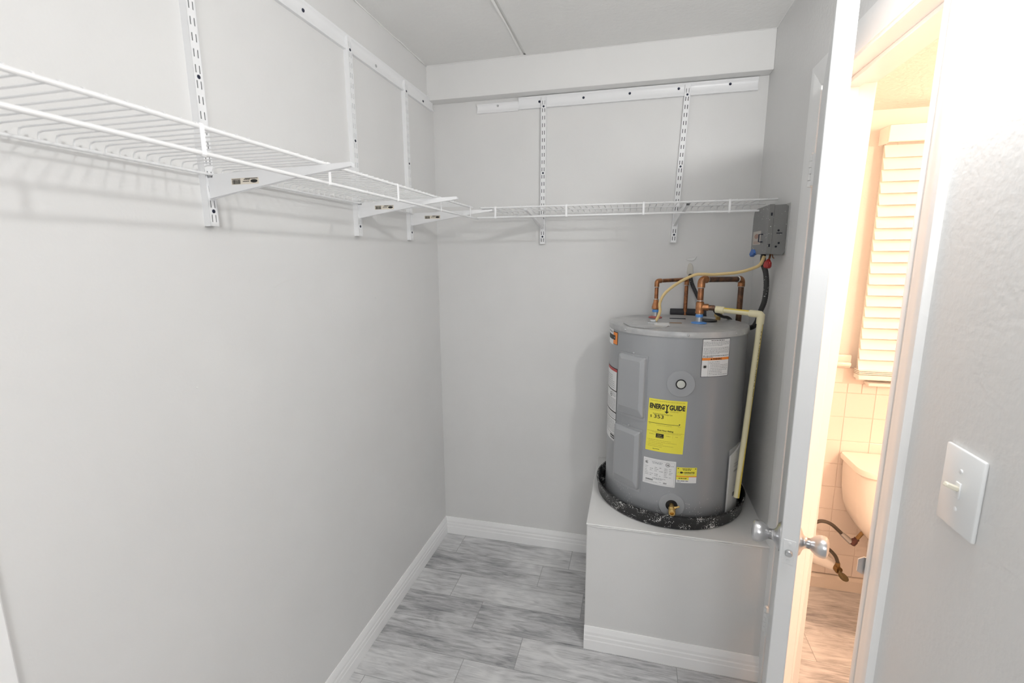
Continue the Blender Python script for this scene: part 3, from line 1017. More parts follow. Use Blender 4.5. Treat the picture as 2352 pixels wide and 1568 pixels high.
# long white instruction label and small brand sticker on the left flank
L = Label(-186.0, 0.7860, 0.0)
Lw = (186.0-148.2)*math.pi/180*HR
L.rect(0, 0, Lw, 0.297, INK, 0)
L.rect(0.001, 0.2075, Lw-0.004, 0.2935, PAPER, 0.0002); L.rect(0.001, 0.2830, Lw-0.003, 0.2935, REDL, 0.0003)
L.rect(0.001, 0.122, Lw-0.002, 0.2035, PAPER, 0.0002); L.rect(0.001, 0.0915, Lw-0.002, 0.1165, PAPER, 0.0002); L.rect(0.001, 0.028, Lw-0.001, 0.0890, PAPER, 0.0002); L.rect(0.001, 0.0, Lw, 0.0268, PAPER, 0.0002)
for k in range(7): L.lines(Lw*0.30, Lw-0.020, 0.2620-k*0.0078, 0.0030, INKG, 100+k, rnd.choice((1.0, 0.8)))
L.ring(Lw-0.050, 0.186, 0.0070, 0.0095, INK); L.rect(Lw-0.054, 0.1825, Lw-0.048, 0.1885, INK, 0.0004)
for k in range(9): L.lines(Lw*0.35, Lw-0.008, 0.1700-k*0.0052, 0.0024, INKG, 110+k)
for k in range(3): L.lines(Lw-0.040, Lw-0.008, 0.1960-k*0.0062, 0.0024, INKG, 150+k)
for k in range(3): L.lines(Lw*0.35, Lw-0.008, 0.1100-k*0.0062, 0.0024, INKG, 120+k)
for k in range(8): L.lines(Lw*0.35, Lw-0.010, 0.0800-k*0.0062, 0.0026, INKG, 130+k)
L.rect(Lw-0.045, 0.0085, Lw-0.004, 0.0235, INK, 0.0004); L.lines(Lw-0.042, Lw-0.008, 0.0130, 0.0055, PAPER, 140, h=0.0006)
L.lines(Lw-0.038, Lw-0.002, 0.0030, 0.0024, INKG, 141)
L.build('instruction_label', INK, heater)
L = Label(-181.0, 1.1760, 0.0)
Lb = (181.0-149.6)*math.pi/180*HR
L.rect(0, 0, Lb, 0.0500, INK, 0)
L.rect(Lb-0.047, 0.0015, Lb-0.0035, 0.0470, ORG, 0.0002)
L.rect(0, 0.0170, Lb-0.020, 0.0350, INK, 0.0004)
L.rect(0, 0.0350, Lb-0.040, 0.0560, PAPER, 0.0004); L.rect(0, -0.004, Lb-0.040, 0.0160, PAPER, 0.0004)
L.lines(0.004, Lb-0.044, 0.0430, 0.0060, INKG, 160, h=0.0007); L.text('R', Lb-0.030, 0.0225, 0.009, PAPER, None, 0.0003, h=0.0008)
L.build('brand_sticker', INK, heater)

# two pressed access panels
def access_panel(ac, z0, z1, a_half):
    n = nrm(ac); t = Vector((-math.sin(R(ac)), math.cos(R(ac)), 0)); u = Vector((0, 0, 1))
    M = Matrix(((t.x, n.x, 0, HX), (t.y, n.y, 0, HYc), (0, 0, 1, 0), (0, 0, 0, 1)))   # local x along t, y along normal
    w = HR*math.sin(R(a_half))
    # flange: follows the jacket
    b = new()
    N = 10
    for layer in (0, 1):
        pass
    rows = []
    for i in range(N+1):
        a = ac - a_half + 2*a_half*i/N
        rows.append([b.verts.new(onc(a, z, h)) for z, h in ((z0, 0.0), (z0, 0.0022), (z1, 0.0022), (z1, 0.0))])
    for p, q in zip(rows, rows[1:]):
        for k in range(3):
            b.faces.new((p[k], q[k], q[k+1], p[k+1]))
    b.faces.new(rows[0]); b.faces.new(rows[-1][::-1])
    bmesh.ops.recalc_face_normals(b, faces=b.faces[:])
    pnl = obj('access_panel', b, PANEL, heater)
    # raised cover
    b = new()
    def rr(wx, za, zb, y, c=0.006, k=4):
        pts = []
        for cx, cz, a0 in ((wx-c, zb-c, 0), (-wx+c, zb-c, 90), (-wx+c, za+c, 180), (wx-c, za+c, 270)):
            for i in range(k+1):
                t_ = R(a0+90*i/k)
                pts.append((cx+c*math.cos(t_), y, cz+c*math.sin(t_)))
        return [b.verts.new(M @ Vector(p)) for p in pts]
    yb = HR*math.cos(R(a_half*0.95))-0.004
    levels = [rr(w*0.97, z0+0.012, z1-0.006, yb), rr(w*0.97, z0+0.012, z1-0.006, HR+0.004), rr(w*0.955, z0+0.014, z1-0.008, HR+0.0075), rr(w*0.75, z0+0.040, z1-0.020, HR+0.0150), rr(w*0.735, z0+0.043, z1-0.022, HR+0.0160)]
    for A, B in zip(levels, levels[1:]):
        m_ = len(A)
        for i in range(m_):
            j = (i+1) % m_
            b.faces.new((A[i], A[j], B[j], B[i]))
    b.faces.new(levels[-1])
    bmesh.ops.recalc_face_normals(b, faces=b.faces[:])
    obj('raised_cover', b, PANEL, pnl, False)
    b = new(); lathe(b, [(0.0042, 0), (0.0036, 0.002), (0.0018, 0.0032), (0, 0.0035)], 12, axis_to(onc(ac+1, z1+0.004, 0.001), n))
    obj('screw', b, ZINC, pnl)
access_panel(-129.7, 0.9140, 1.1590, 14.2)
access_panel(-131.9, 0.6310, 0.8790, 14.6)

# anode port: ring and plug on the front
n = nrm(-89.4)
b = new(); lathe(b, [(0.0470, -0.006), (0.0480, 0.0006), (0.0465, 0.0026), (0.030, 0.0032), (0.0, 0.0032)], 48, axis_to(onc(-89.4, 1.0705, -0.0006), n))
ring = obj('port_cover', b, PORTM, heater)
b = new(); lathe(b, [(0.0170, 0.002), (0.0178, 0.0050), (0.0165, 0.0062), (0.0140, 0.0045), (0.0135, 0.0030)], 36, axis_to(onc(-89.4, 1.0705), n)); obj('port_gasket', b, BLACKP, ring)
b = new(); lathe(b, [(0.0140, 0.002), (0.0138, 0.0060), (0.0110, 0.0075), (0.004, 0.0068), (0, 0.0066)], 32, axis_to(onc(-89.4, 1.0705), n)); obj('port_plug', b, mat('clear_plug', (0.62, 0.63, 0.58), 0.18), ring)
# drain port and brass hose valve
n = nrm(-91.0)
b = new(); lathe(b, [(0.0450, -0.006), (0.0460, 0.0006), (0.0445, 0.0024), (0.0215, 0.0028), (0.0205, -0.002), (0.0, -0.002)], 48, axis_to(onc(-91.0, 0.6090, -0.0004), n))
dring = obj('drain_cover', b, PORTM, heater)
b = new(); lathe(b, [(0.0205, -0.001), (0.0205, 0.0012), (0.0, 0.0012)], 32, axis_to(onc(-91.0, 0.6090), n)); obj('drain_recess', b, BLACKP, dring)
p = onc(-91.0, 0.6100)
d = (n + Vector((0.0, 0, -0.30))).normalized()
b = new()
lathe(b, [(0.0085, 0.0), (0.0085, 0.014), (0.0115, 0.015), (0.0115, 0.024), (0.0098, 0.026), (0.0125, 0.028), (0.0125, 0.041), (0.0110, 0.043), (0.0070, 0.043), (0.0062, 0.034), (0, 0.034)], 24, axis_to(p, d))
dv = obj('drain_valve', b, BRASS, heater)
b = new()
q = p + d*0.018
lathe(b, [(0.0055, 0.006), (0.0055, 0.015), (0.0040, 0.016), (0.0040, 0.021)], 14, axis_to(q, (0.85, 0, 0.35)))
box(b, (-0.0035, -0.0012, 0.018), (0.0035, 0.0012, 0.029), 0.001, M=axis_to(q, (0.85, 0, 0.35)))
obj('valve_stem', b, BRASS, dv)

# fittings on the lid
ZL = 1.2555
def cover_plate():
    b = new()
    poly = [Vector((0.9298, -0.3761, 0)), Vector((1.0099, -0.3060, 0)), Vector((1.1000, -0.4020, 0)), Vector((1.0850, -0.4500, 0)), Vector((1.0050, -0.4900, 0)), Vector((0.955, -0.455, 0))]
    lo = [b.verts.new((q.x, q.y, ZL-0.001)) for q in poly]; hi = [b.verts.new((q.x, q.y, ZL+0.002)) for q in poly]
    b.faces.new(hi)
    for i in range(len(poly)):
        j = (i+1) % len(poly); b.faces.new((lo[i], lo[j], hi[j], hi[i]))
    bmesh.ops.recalc_face_normals(b, faces=b.faces[:])
    o = obj('wiring_cover', b, LIDM, heater, False)
    b = new(); box(b, (1.020, -0.372, ZL+0.002), (1.058, -0.338, ZL+0.006), 0.001); box(b, (1.030, -0.362, ZL+0.006), (1.052, -0.345, ZL+0.014), 0.002)
    obj('cable_clamp', b, ZINC, o, False)
    b = new()
    for q in ((0.965, -0.372), (1.030, -0.430)):
        lathe(b, [(0.004, ZL+0.002), (0.003, ZL+0.0035), (0, ZL+0.004)], 10, Matrix.Translation((*q, 0)))
    obj('screw', b, ZINC, o)
    b = new(); box(b, (1.045, -0.425, ZL+0.002), (1.100, -0.345, ZL+0.0024))
    obj('white_sticker', b, PAPER, o, False)
cover_plate()
def nipple(x, y, collar, cname, pname, rc, zc=0.0):
    b = new(); lathe(b, [(0.0125, ZL-0.002), (0.0125, ZL+0.030), (0.0118, ZL+0.040), (0, ZL+0.040)], 24, Matrix.Translation((x, y, 0)))
    o = obj('steel_nipple', b, ZINC, heater)
    b = new(); lathe(b, [(0.0128, ZL-0.001), (rc, ZL+0.0005), (rc*0.96, ZL+0.0035), (0.0150, ZL+0.0065), (0.0128, ZL+0.0070)], 32, Matrix.Translation((x, y, 0)), cap=False)
    obj('collar', b, collar, o)
    b = new(); lathe(b, [(0.0135, ZL+0.024), (0.0140, ZL+0.026), (0.0140, ZL+0.033), (0.0132, ZL+0.0345)], 24, Matrix.Translation((x, y, 0)))
    obj('thread_ring', b, BLUEP, o)
LX, LY = 1.0574, -0.1690
RX, RY = 1.2138, -0.3134
nipple(LX, LY, REDW, 'a', 'b', 0.028)
nipple(RX, RY, BLUEP, 'a', 'b', 0.029)
b = new(); lathe(b, [(0.040, ZL-0.001), (0.040, ZL+0.004), (0.036, ZL+0.005), (0.0, ZL+0.003)], 36, Matrix.Translation((1.2520, -0.2350, 0))); obj('black_cap', b, BLACKP, heater)
b = new(); box(b, (1.115, -0.190, ZL-0.001), (1.178, -0.170, ZL+0.0004)); obj('lid_slot', b, DARK, heater, False)
b = new(); box(b, (1.105, -0.335, ZL-0.001), (1.150, -0.312, ZL+0.0006)); obj('rust_patch', b, mat('rust_stain', (0.30, 0.20, 0.12), 0.8), heater, False)

# drain pan
pan = thing('drain_pan', 'round black drain pan splashed with white paint under the heater', 'drain pan', (HX, HYc, PH))
b = new()
PR = 0.2945
lathe(b, [(0, PH+0.0005), (PR-0.014, PH+0.0005), (PR-0.008, PH+0.006), (PR-0.003, PH+0.048), (PR, PH+0.052), (PR, PH+0.057), (PR-0.005, PH+0.058), (PR-0.008, PH+0.054), (PR-0.013, PH+0.010), (PR-0.018, PH+0.0035), (0, PH+0.0035)], 96, Mh)
obj('pan_wall', b, PANM, pan)

# ------------------------------------------------------------------ pipes
def pipe_path(corners, r, rad=0.022, k=7):
    """polyline with rounded corners"""
    pts = [Vector(c) for c in corners]
    out = [pts[0]]
    for a, c, e in zip(pts, pts[1:], pts[2:]):
        d0, d1 = (a-c).normalized(), (e-c).normalized()
        p0, p1 = c+d0*rad, c+d1*rad
        for i in range(k+1):
            t = i/k
            out.append(p0.lerp(c, t).lerp(c.lerp(p1, t), t))
    out.append(pts[-1])
    return out
def elbow(parent, c, a, e, r, rad, m):
    c, a, e = Vector(c), Vector(a), Vector(e)
    d0, d1 = (a-c).normalized(), (e-c).normalized()
    p0, p1 = c+d0*(rad+0.012), c+d1*(rad+0.012)
    q0, q1 = c+d0*rad, c+d1*rad
    pts = [p0+d0*0.001, p0] + [q0.lerp(c, i/7).lerp(c.lerp(q1, i/7), i/7) for i in range(8)] + [p1, p1+d1*0.001]
    b = new(); tube(b, pts, [r*0.9]+[r]*(len(pts)-2)+[r*0.9], 16)
    obj('elbow', b, m, parent)
    b = new()
    for q, d in ((p0, d0), (p1, d1)):
        lathe(b, [(r*0.90, -0.0005), (r*1.03, 0.0), (r*1.0, 0.0018), (r*0.88, 0.003)], 16, axis_to(q, d))
    obj('solder_ring', b, SOLDER, parent)
# left, thin hot line
c0, c1, c2, c3 = (LX, LY, 1.292), (LX, LY, 1.410), (1.1905, -0.0275, 1.411), (1.1895, -0.0275, 0.62)
pipe = thing('copper_pipe', 'thin copper pipe looping from the left nipple down behind the heater', 'pipe', c0)
b = new(); tube(b, pipe_path([c0, c1, c2, (1.19, -0.0275, 1.15)], 0.0080, 0.017), 0.0080, 14); obj('tube', b, COPPER, pipe)
elbow(pipe, c1, c0, c2, 0.0098, 0.012, FITTING); elbow(pipe, c2, c1, c3, 0.0098, 0.012, FITTING)
b = new(); lathe(b, [(0.0135, 1.291), (0.0165, 1.293), (0.0165, 1.303), (0.0150, 1.306), (0.0142, 1.312), (0.0105, 1.322), (0.0100, 1.332), (0.0085, 1.333)], 8, Matrix.Translation((LX, LY, 0))); obj('adapter', b, FITTING, pipe)
b = new(); lathe(b, [(0.0085, 1.3325), (0.0102, 1.333), (0.0102, 1.3355), (0.0085, 1.336)], 14, Matrix.Translation((LX, LY, 0))); obj('solder_ring', b, SOLDER, pipe)
# right, thick cold line with tee
c0, c1, c2, c3 = (RX, RY, 1.292), (RX, RY, 1.424), (1.3945, -0.118, 1.418), (1.392, -0.118, 0.62)
pipe = thing('copper_pipe', 'thick tarnished copper pipe with brass tee above the right nipple', 'pipe', c0)
b = new(); tube(b, pipe_path([c0, c1], 0.0111), 0.0111, 16); obj('tube', b, COPPER, pipe)
b = new(); tube(b, pipe_path([(RX, RY, 1.390), c1, c2, (1.3935, -0.118, 1.12)], 0.0111, 0.024), 0.0112, 16); obj('dark_tube', b, COPPERD, pipe)
elbow(pipe, c1, c0, c2, 0.0142, 0.018, FITTING); elbow(pipe, c2, c1, c3, 0.0138, 0.018, FITTING)
b = new()
lathe(b, [(0.0130, 1.293), (0.0155, 1.294), (0.0160, 1.300), (0.0145, 1.304), (0.0155, 1.310), (0.0150, 1.335), (0.0135, 1.338), (0.0115, 1.339)], 20, Matrix.Translation((RX, RY, 0)))
tee = obj('tee', b, FITTING, pipe)
b = new(); tube(b, [(RX, RY, 1.318), (RX+0.030, RY-0.002, 1.318), (RX+0.031, RY-0.002, 1.318)], [0.0135, 0.0135, 0.0115], 16)
obj('branch', b, FITTING, tee)
b = new(); tube(b, [(RX+0.028, RY-0.002, 1.317), (RX+0.052, RY-0.003, 1.316), (RX+0.053, RY-0.003, 1.316)], [0.0105, 0.0105, 0.009], 14)
obj('stub', b, COPPERD, tee)
b = new()
for z in (1.342, 1.395): lathe(b, [(0.0110, z-0.001), (0.0128, z), (0.0126, z+0.002), (0.0110, z+0.003)], 16, Matrix.Translation((RX, RY, 0)))
obj('solder_ring', b, SOLDER, pipe)

# cream CPVC relief pipe
a0, a1, a2 = Vector((1.272, -0.318, 1.3110)), Vector((1.4100, -0.402, 1.3050)), Vector((1.3650, -0.468, 0.6260))
cp = thing('relief_pipe', 'cream plastic relief pipe with yellow stripe beside the heater', 'pipe', a2)
b = new(); tube(b, [a0+(a1-a0)*0.05, a1], 0.0098, 16); obj('horizontal_run', b, CPVC, cp)
b = new(); tube(b, [a1, a2], 0.0100, 16); vr = obj('downpipe', b, CPVC, cp)
def stripe(parent, p, q, side, r, half=38):
    p, q = Vector(p), Vector(q)
    T = (q-p).normalized(); N = (Vector(side)-T*T.dot(Vector(side))).normalized(); B = T.cross(N)
    b = new(); rows = []
    for i in range(7):
        t = R(-half+2*half*i/6)
        o_ = (N*math.cos(t)+B*math.sin(t))*(r+0.0003)
        rows.append((b.verts.new(p+o_), b.verts.new(q+o_)))
    for x, y in zip(rows, rows[1:]):
        b.faces.new((x[0], x[1], y[1], y[0]))
    bmesh.ops.recalc_face_normals(b, faces=b.faces[:])
    obj('yellow_stripe', b, CPVCY, parent)
stripe(cp, a1+Vector((0, 0, -0.03)), a2, (0.75, -0.65, 0), 0.0100, 36)
stripe(cp, a0+(a1-a0)*0.2, a1-(a1-a0)*0.2, (0, -0.35, 0.9), 0.0098, 34)
b = new()
rn = random.Random(5)
T = (a2-a1).normalized(); side = (Vector((0.62, -0.78, 0))-T*T.dot(Vector((0.62, -0.78, 0)))).normalized()
s = 0.06
while s < 0.30:
    w = rn.uniform(0.002, 0.006)
    tube(b, [a1+T*s+side*0.0102, a1+T*(s+w)+side*0.0102], 0.0008, 5)
    s += w + rn.choice((0.002, 0.003, 0.009))
obj('pipe_print', b, INK, vr)
b = new(); tube(b, [a1+Vector((-0.034, 0.0207, 0.001)), a1+Vector((-0.033, 0.020, 0.001)), a1+(a0-a1).normalized()*0.012, a1+(a0-a1).normalized()*0.004+Vector((0, 0, -0.001)), a1+Vector((0.000, 0, -0.004)), a1+Vector((-0.0005, 0, -0.012)), a1+Vector((-0.001, 0, -0.034)), a1+Vector((-0.001, 0, -0.035))], [0.0115, 0.0130, 0.0130, 0.0138, 0.0138, 0.0134, 0.0130, 0.0115], 18)
obj('elbow', b, CPVC, cp)
b = new(); tube(b, [a0-(a1-a0).normalized()*0.001, a0, a0+(a1-a0).normalized()*0.030, a0+(a1-a0).normalized()*0.031], [0.0095, 0.0135, 0.0135, 0.0115], 18)
obj('adapter', b, CPVC, cp)

# relief valve behind: brass body on the lid with its lever and tag
rv = thing('relief_valve', 'small brass relief valve behind the cream pipe on the heater top', 'valve', (1.3050, -0.1750, ZL))
b = new(); lathe(b, [(0.010, ZL-0.002), (0.010, ZL+0.010), (0.015, ZL+0.012), (0.015, ZL+0.028), (0.011, ZL+0.032), (0.009, ZL+0.050), (0, ZL+0.052)], 8, Matrix.Translation((1.3050, -0.1750, 0))); obj('valve_body', b, BRASS, rv)
b = new(); box(b, (1.288, -0.180, ZL+0.050), (1.322, -0.170, ZL+0.053), 0.001); obj('lever', b, ZINC, rv, False)
b = new(); box(b, (1.293, -0.192, ZL+0.012), (1.313, -0.1905, ZL+0.046), 0.0005); obj('tag', b, mat('valve_tag', (0.55, 0.45, 0.22), 0.5), rv, False)

# cream cable from box to lid
cab = [(1.418, -0.345, 1.512), (1.408, -0.340, 1.482), (1.3900, -0.325, 1.4680), (1.3400, -0.315, 1.4515), (1.2587, -0.310, 1.4430), (1.2150, -0.315, 1.4440), (1.1830, -0.315, 1.4395), (1.1300, -0.318, 1.4110), (1.0840, -0.320, 1.3720), (1.0650, -0.325, 1.3340), (1.0660, -0.335, 1.3000), (1.0560, -0.345, 1.2720), (1.0440, -0.352, 1.2600)]
b = new()
pts = spline(cab, 6)
tube(b, pts, [(0.0062, 0.0042)]*len(pts), 12)
o = tag(obj('electrical_cable', b, CREAM, at=(1.0440, -0.352, 1.26)), 'cream flat electrical cable arching from wall box to heater top', 'cable')

# grey disconnect box on the right wall
yb0, yb1, xb, zb0, zb1 = -0.4355, -0.2150, 1.3990, 1.5150, 1.6830
ebox = thing('electrical_box', 'paint-flecked grey electrical box on the wall beside the shelf end', 'electrical box', (W, -0.325, zb0))
b = new()
prism(b, [(xb+0.014, zb0+0.004), (xb+0.014, zb1-0.002), (W-0.012, zb1), (W-0.003, zb1-0.006), (W-0.002, zb0+0.012), (W-0.010, zb0)], yb0, yb1)
body = obj('body', b, BOXM, ebox, False)
b = new()
prof = [(yb0-0.002, zb0+0.003), (yb0-0.002, zb1+0.001), (yb1-0.030, zb1+0.001), (yb1-0.010, zb1-0.008), (yb1, zb1-0.030), (yb1, zb0+0.010), (yb1-0.008, zb0+0.002)]
M = Matrix(((0, 1, 0, 0), (1, 0, 0, 0), (0, 0, 1, 0), (0, 0, 0, 1)))
bb = new(); prism(bb, prof, xb, xb+0.016, M, 0.0012); 
cov = obj('cover', bb, BOXM, ebox, False)
b = new(); box(b, (W-0.0025, yb0-0.010, zb0-0.002), (W, yb1+0.006, zb1+0.004), 0.001); obj('back_plate', b, mat('box_back_plate', (0.50, 0.50, 0.49), 0.5, 0.2), ebox, False)
b = new()
for x, z in ((xb+0.034, zb0+0.082), (xb+0.038, zb0+0.040), (xb+0.030, zb0+0.028)):
    lathe(b, [(0.0035, 0), (0.0032, 0.0012), (0, 0.0016)], 12, axis_to((x, yb0, z), (0, -1, 0)))
box(b, (xb+0.028, yb0-0.0012, zb0+0.0715), (xb+0.046, yb0, zb0+0.0745))
obj('knockout', b, DARK, body)
b = new()
for z in (zb0+0.032, zb1-0.032):
    box(b, (xb+0.006, yb0-0.0035, z-0.005), (xb+0.0105, yb0-0.0015, z+0.005))
obj('cover_slot', b, DARK, cov, False)
b = new(); box(b, (xb-0.0008, yb0+0.088, zb0+0.038), (xb, yb0+0.198, zb0+0.086)); st = obj('paper_sticker', b, mat('old_sticker', (0.50, 0.46, 0.42), 0.6), cov, False)
b = new()
for z, q0, q1 in ((0.048, 0.10, 0.185), (0.043, 0.10, 0.185)):
    box(b, (xb-0.0012, yb0+q0, zb0+z-0.0012), (xb-0.0007, yb0+q1, zb0+z+0.0012))
lathe(b, [(1, 0), (1, 0.0005), (0, 0.0005)], 20, Matrix.Translation((xb-0.0007, yb0+0.145, zb0+0.068)) @ Matrix.Rotation(R(-90), 4, 'Y') @ Matrix.Diagonal((0.009, 0.030, 1, 1)))
obj('sticker_print', b, mat('faded_red_ink', (0.36, 0.22, 0.17), 0.6), st, False)
b = new(); tube(b, [(xb, yb0+0.060, zb0+0.046), (xb-0.012, yb0+0.060, zb0+0.046), (xb-0.012, yb0+0.060, zb0+0.072), (xb, yb0+0.060, zb0+0.072)], 0.0022, 8); obj('hasp', b, SCREWD, cov)
# blue tape tab, red wire connector
b = new()
prism(b, [(0, 0), (0.030, 0.022), (0.060, 0.020), (0.075, 0.006), (0.066, -0.002), (0.036, -0.006), (0.020, -0.012)], -0.002, 0.012, Matrix.Translation((1.394, -0.222, 1.5180)) @ Matrix.Rotation(R(-90), 4, 'Z') @ Matrix.Diagonal((1, 1, 0.85, 1)), 0.002)
tag(obj('wire_tape', b, BLUET, at=(1.395, -0.25, 1.512)), 'torn blue tape stuck to the bottom corner of the electrical box', 'tape')
b = new()
Mr = axis_to((1.4180, -0.405, 1.5000), (-0.15, -0.15, -1))
lathe(b, [(0.0045, 0), (0.0075, 0.004), (0.0125, 0.012), (0.0135, 0.024), (0.0105, 0.030), (0.004, 0.032), (0, 0.032)], 8, Mr)
box(b, (0.006, -0.0025, 0.010), (0.019, 0.0025, 0.024), 0.001, M=Mr)
wc = obj('wire_connector', b, REDP, at=(1.418, -0.405, 1.50))
tag(wc, 'red twist-on wire connector hanging under the electrical box', 'wire connector')
b = new(); tube(b, spline([(1.425, -0.395, 1.517), (1.421, -0.402, 1.506), (1.418, -0.405, 1.497)], 4), 0.0035, 8); tube(b, spline([(1.430, -0.400, 1.517), (1.430, -0.408, 1.506), (1.432, -0.415, 1.504)], 4), 0.0016, 6)
obj('wire_end', b, COPPER, wc)

# black conduits: one from the box down behind the heater, one from the hole in the wall
def ribbed(pts, r, name, label, at):
    P = spline(pts, 14)
    Q, rs = [], []
    for i, p in enumerate(P):
        Q.append(p); rs.append(r*(1.0 if i % 2 else 0.90))
    b = new(); tube(b, Q, rs, 12)
    return tag(obj(name, b, CONDUIT, at=at), label, 'conduit')
ribbed([(1.4170, -0.330, 1.516), (1.4200, -0.325, 1.486), (1.4330, -0.320, 1.450), (1.4410, -0.312, 1.400), (1.4420, -0.300, 1.345), (1.4340, -0.285, 1.300), (1.4280, -0.275, 1.262), (1.4200, -0.250, 1.238), (1.4060, -0.200, 1.225), (1.400, -0.150, 1.21)], 0.0100, 'conduit', 'black flexible conduit dropping from the wall box behind the heater', (1.42, -0.30, 1.23))
ribbed([(1.2050, 0.002, 1.432), (1.2070, -0.016, 1.415), (1.2140, -0.022, 1.390), (1.2290, -0.024, 1.358), (1.2480, -0.024, 1.320), (1.2700, -0.024, 1.280), (1.275, -0.022, 1.22)], 0.0085, 'conduit', 'black flexible conduit coming out of the wall hole behind pipes', (1.21, -0.02, 1.40))
# cable loop at the relief branch
b = new(); tube(b, spline([(1.265, -0.295, 1.312), (1.285, -0.255, 1.290), (1.315, -0.215, 1.272), (1.345, -0.165, 1.262), (1.375, -0.075, 1.235), (1.380, -0.03, 1.18)], 8), 0.0062, 10)
tag(obj('black_hose', b, BLACKP, at=(1.28, -0.25, 1.29)), 'thin black hose curving over the heater top behind cream pipe', 'hose')
# foam-wrapped pipe lying against the wall
b = new(); lathe(b, [(0.006, -0.001), (0.0165, 0), (0.0165, 0.150), (0.006, 0.151)], 20, axis_to((1.128, -0.0185, 1.2640), (1, 0, 0)))
tag(obj('pipe_insulation', b, mat('black_foam', (0.045, 0.045, 0.05), 0.75), at=(1.2, -0.0185, 1.264)), 'black foam pipe wrap behind the heater top against the wall', 'pipe wrap')
# patched hole in the drywall
b = new()
prism(b, [(0.013*math.cos(2*math.pi*i/14)*random.uniform(.8, 1.25), 0.030*math.sin(2*math.pi*i/14)*random.uniform(.85, 1.1)) for i in range(14)], -0.006, 0.0, Matrix.Translation((1.2035, 0, 1.452)), 0.0018)
tag(obj('wall_patch', b, mat('spackle', (0.66, 0.64, 0.58), 0.85), wb, False), None, None)
b = new()
prism(b, [(-0.022, 0.004), (-0.010, 0.010), (0.008, 0.012), (0.024, 0.018), (0.018, 0.004), (0.008, -0.003), (-0.012, -0.002)], -0.0045, 0.0, Matrix.Translation((1.2050, 0, 1.494)), 0.0015)
obj('torn_paint', b, WALL, wb, False)
# hairline scratches and nail marks on the left wall
def hair(pts, r, name, m, parent):
    b = new(); tube(b, spline(pts, 5), r, 5); obj(name, b, m, parent)
hair([(0.0002, -1.150, 1.432), (0.0002, -1.125, 1.440), (0.0002, -1.095, 1.448), (0.0002, -1.058, 1.4515)], 0.0006, 'paint_scratch', WALL, wl)
for y, z in ((-0.930, 0.795), (-1.02, 1.10), (-1.42, 1.22), (-0.62, 1.36)):
    b = new(); lathe(b, [(0.0026, 0), (0.0014, 0.0012), (0, 0.0015)], 8, axis_to((0, y, z), (1, 0, 0))); obj('paint_drip', b, WALL, wl)

# manual in a clear bag tucked between heater and pan
bag = thing('manual_pouch', 'clear plastic bag of folded manuals tucked beside the heater', 'manual pouch', (1.345, -0.455, PH+0.006))
def arc_sheet(a0, a1, z0, z1, h, th, tiltz, mi_, wob=0.0):
    b = new(); n_ = 14; rows = []
    for i in range(n_+1):
        a = a0+(a1-a0)*i/n_
        zt = z1 + tiltz*i/n_
        w_ = wob*math.sin(i*1.9)
        rows.append([b.verts.new(onc(a, z0, h+w_)), b.verts.new(onc(a, zt, h+w_*0.5)), b.verts.new(onc(a, zt, h+th+w_*0.5)), b.verts.new(onc(a, z0, h+th+w_))])
    for p_, q_ in zip(rows, rows[1:]):
        for k in range(4):
            j = (k+1) % 4; b.faces.new((p_[k], q_[k], q_[j], p_[j]))
    b.faces.new(rows[0]); b.faces.new(rows[-1][::-1])
    bmesh.ops.recalc_face_normals(b, faces=b.faces[:])
    return b
obj('folded_manual', arc_sheet(-42, -22, PH+0.008, 0.786, 0.006, 0.005, 0.03, None), mat('manual_paper', (0.82, 0.82, 0.81), 0.5), bag)
pr = Label(-38, 0.60, 0.0, HR+0.0110)
pr.rect(0.012, 0.020, 0.030, 0.036, INK); pr.lines(0.006, 0.045, 0.150, 0.003, INKG, 5); pr.lines(0.006, 0.045, 0.140, 0.003, INKG, 6); pr.rect(0.008, 0.118, 0.045, 0.126, INKG)
pr.lines(0.02, 0.04, 0.06, 0.004, INKG, 7)
for m_, bm_ in pr.bms.items(): obj('manual_print', bm_, m_, bag, False)
obj('plastic_bag', arc_sheet(-45, -14, PH+0.007, 0.815, 0.0125, 0.0005, 0.035, None, 0.0012), POUCH, bag)

# ------------------------------------------------------------------ light switch on the right wall
sw = thing('light_switch', 'white toggle light switch plate on the wall right of the door', 'light switch', (W, -1.4415, 1.1580))
b = new(); box(b, (W-0.0065, -1.4845, 1.0945), (W, -1.3990, 1.2215), 0.0028, 2); obj('switch_plate', b, PLATE, sw)
b = new(); box(b, (W-0.0085, -1.4475, 1.1450), (W-0.006, -1.4355, 1.1710), 0.001); tg = obj('toggle_frame', b, PLATE, sw)
b = new(); box(b, (-0.0035, -0.005, 0), (0.0035, 0.005, 0.019), 0.0015, M=axis_to((W-0.0075, -1.4415, 1.160), (-1, 0, 0.42))); obj('toggle', b, mat('toggle_ivory', (0.78, 0.74, 0.62), 0.3), tg)
for z in (1.1275, 1.1885):
    b = new(); lathe(b, [(0.0036, 0), (0.0032, 0.0014), (0, 0.0018)], 12, axis_to((W-0.0065, -1.4415, z), (-1, 0, 0))); obj('plate_screw', b, PLATE, sw)

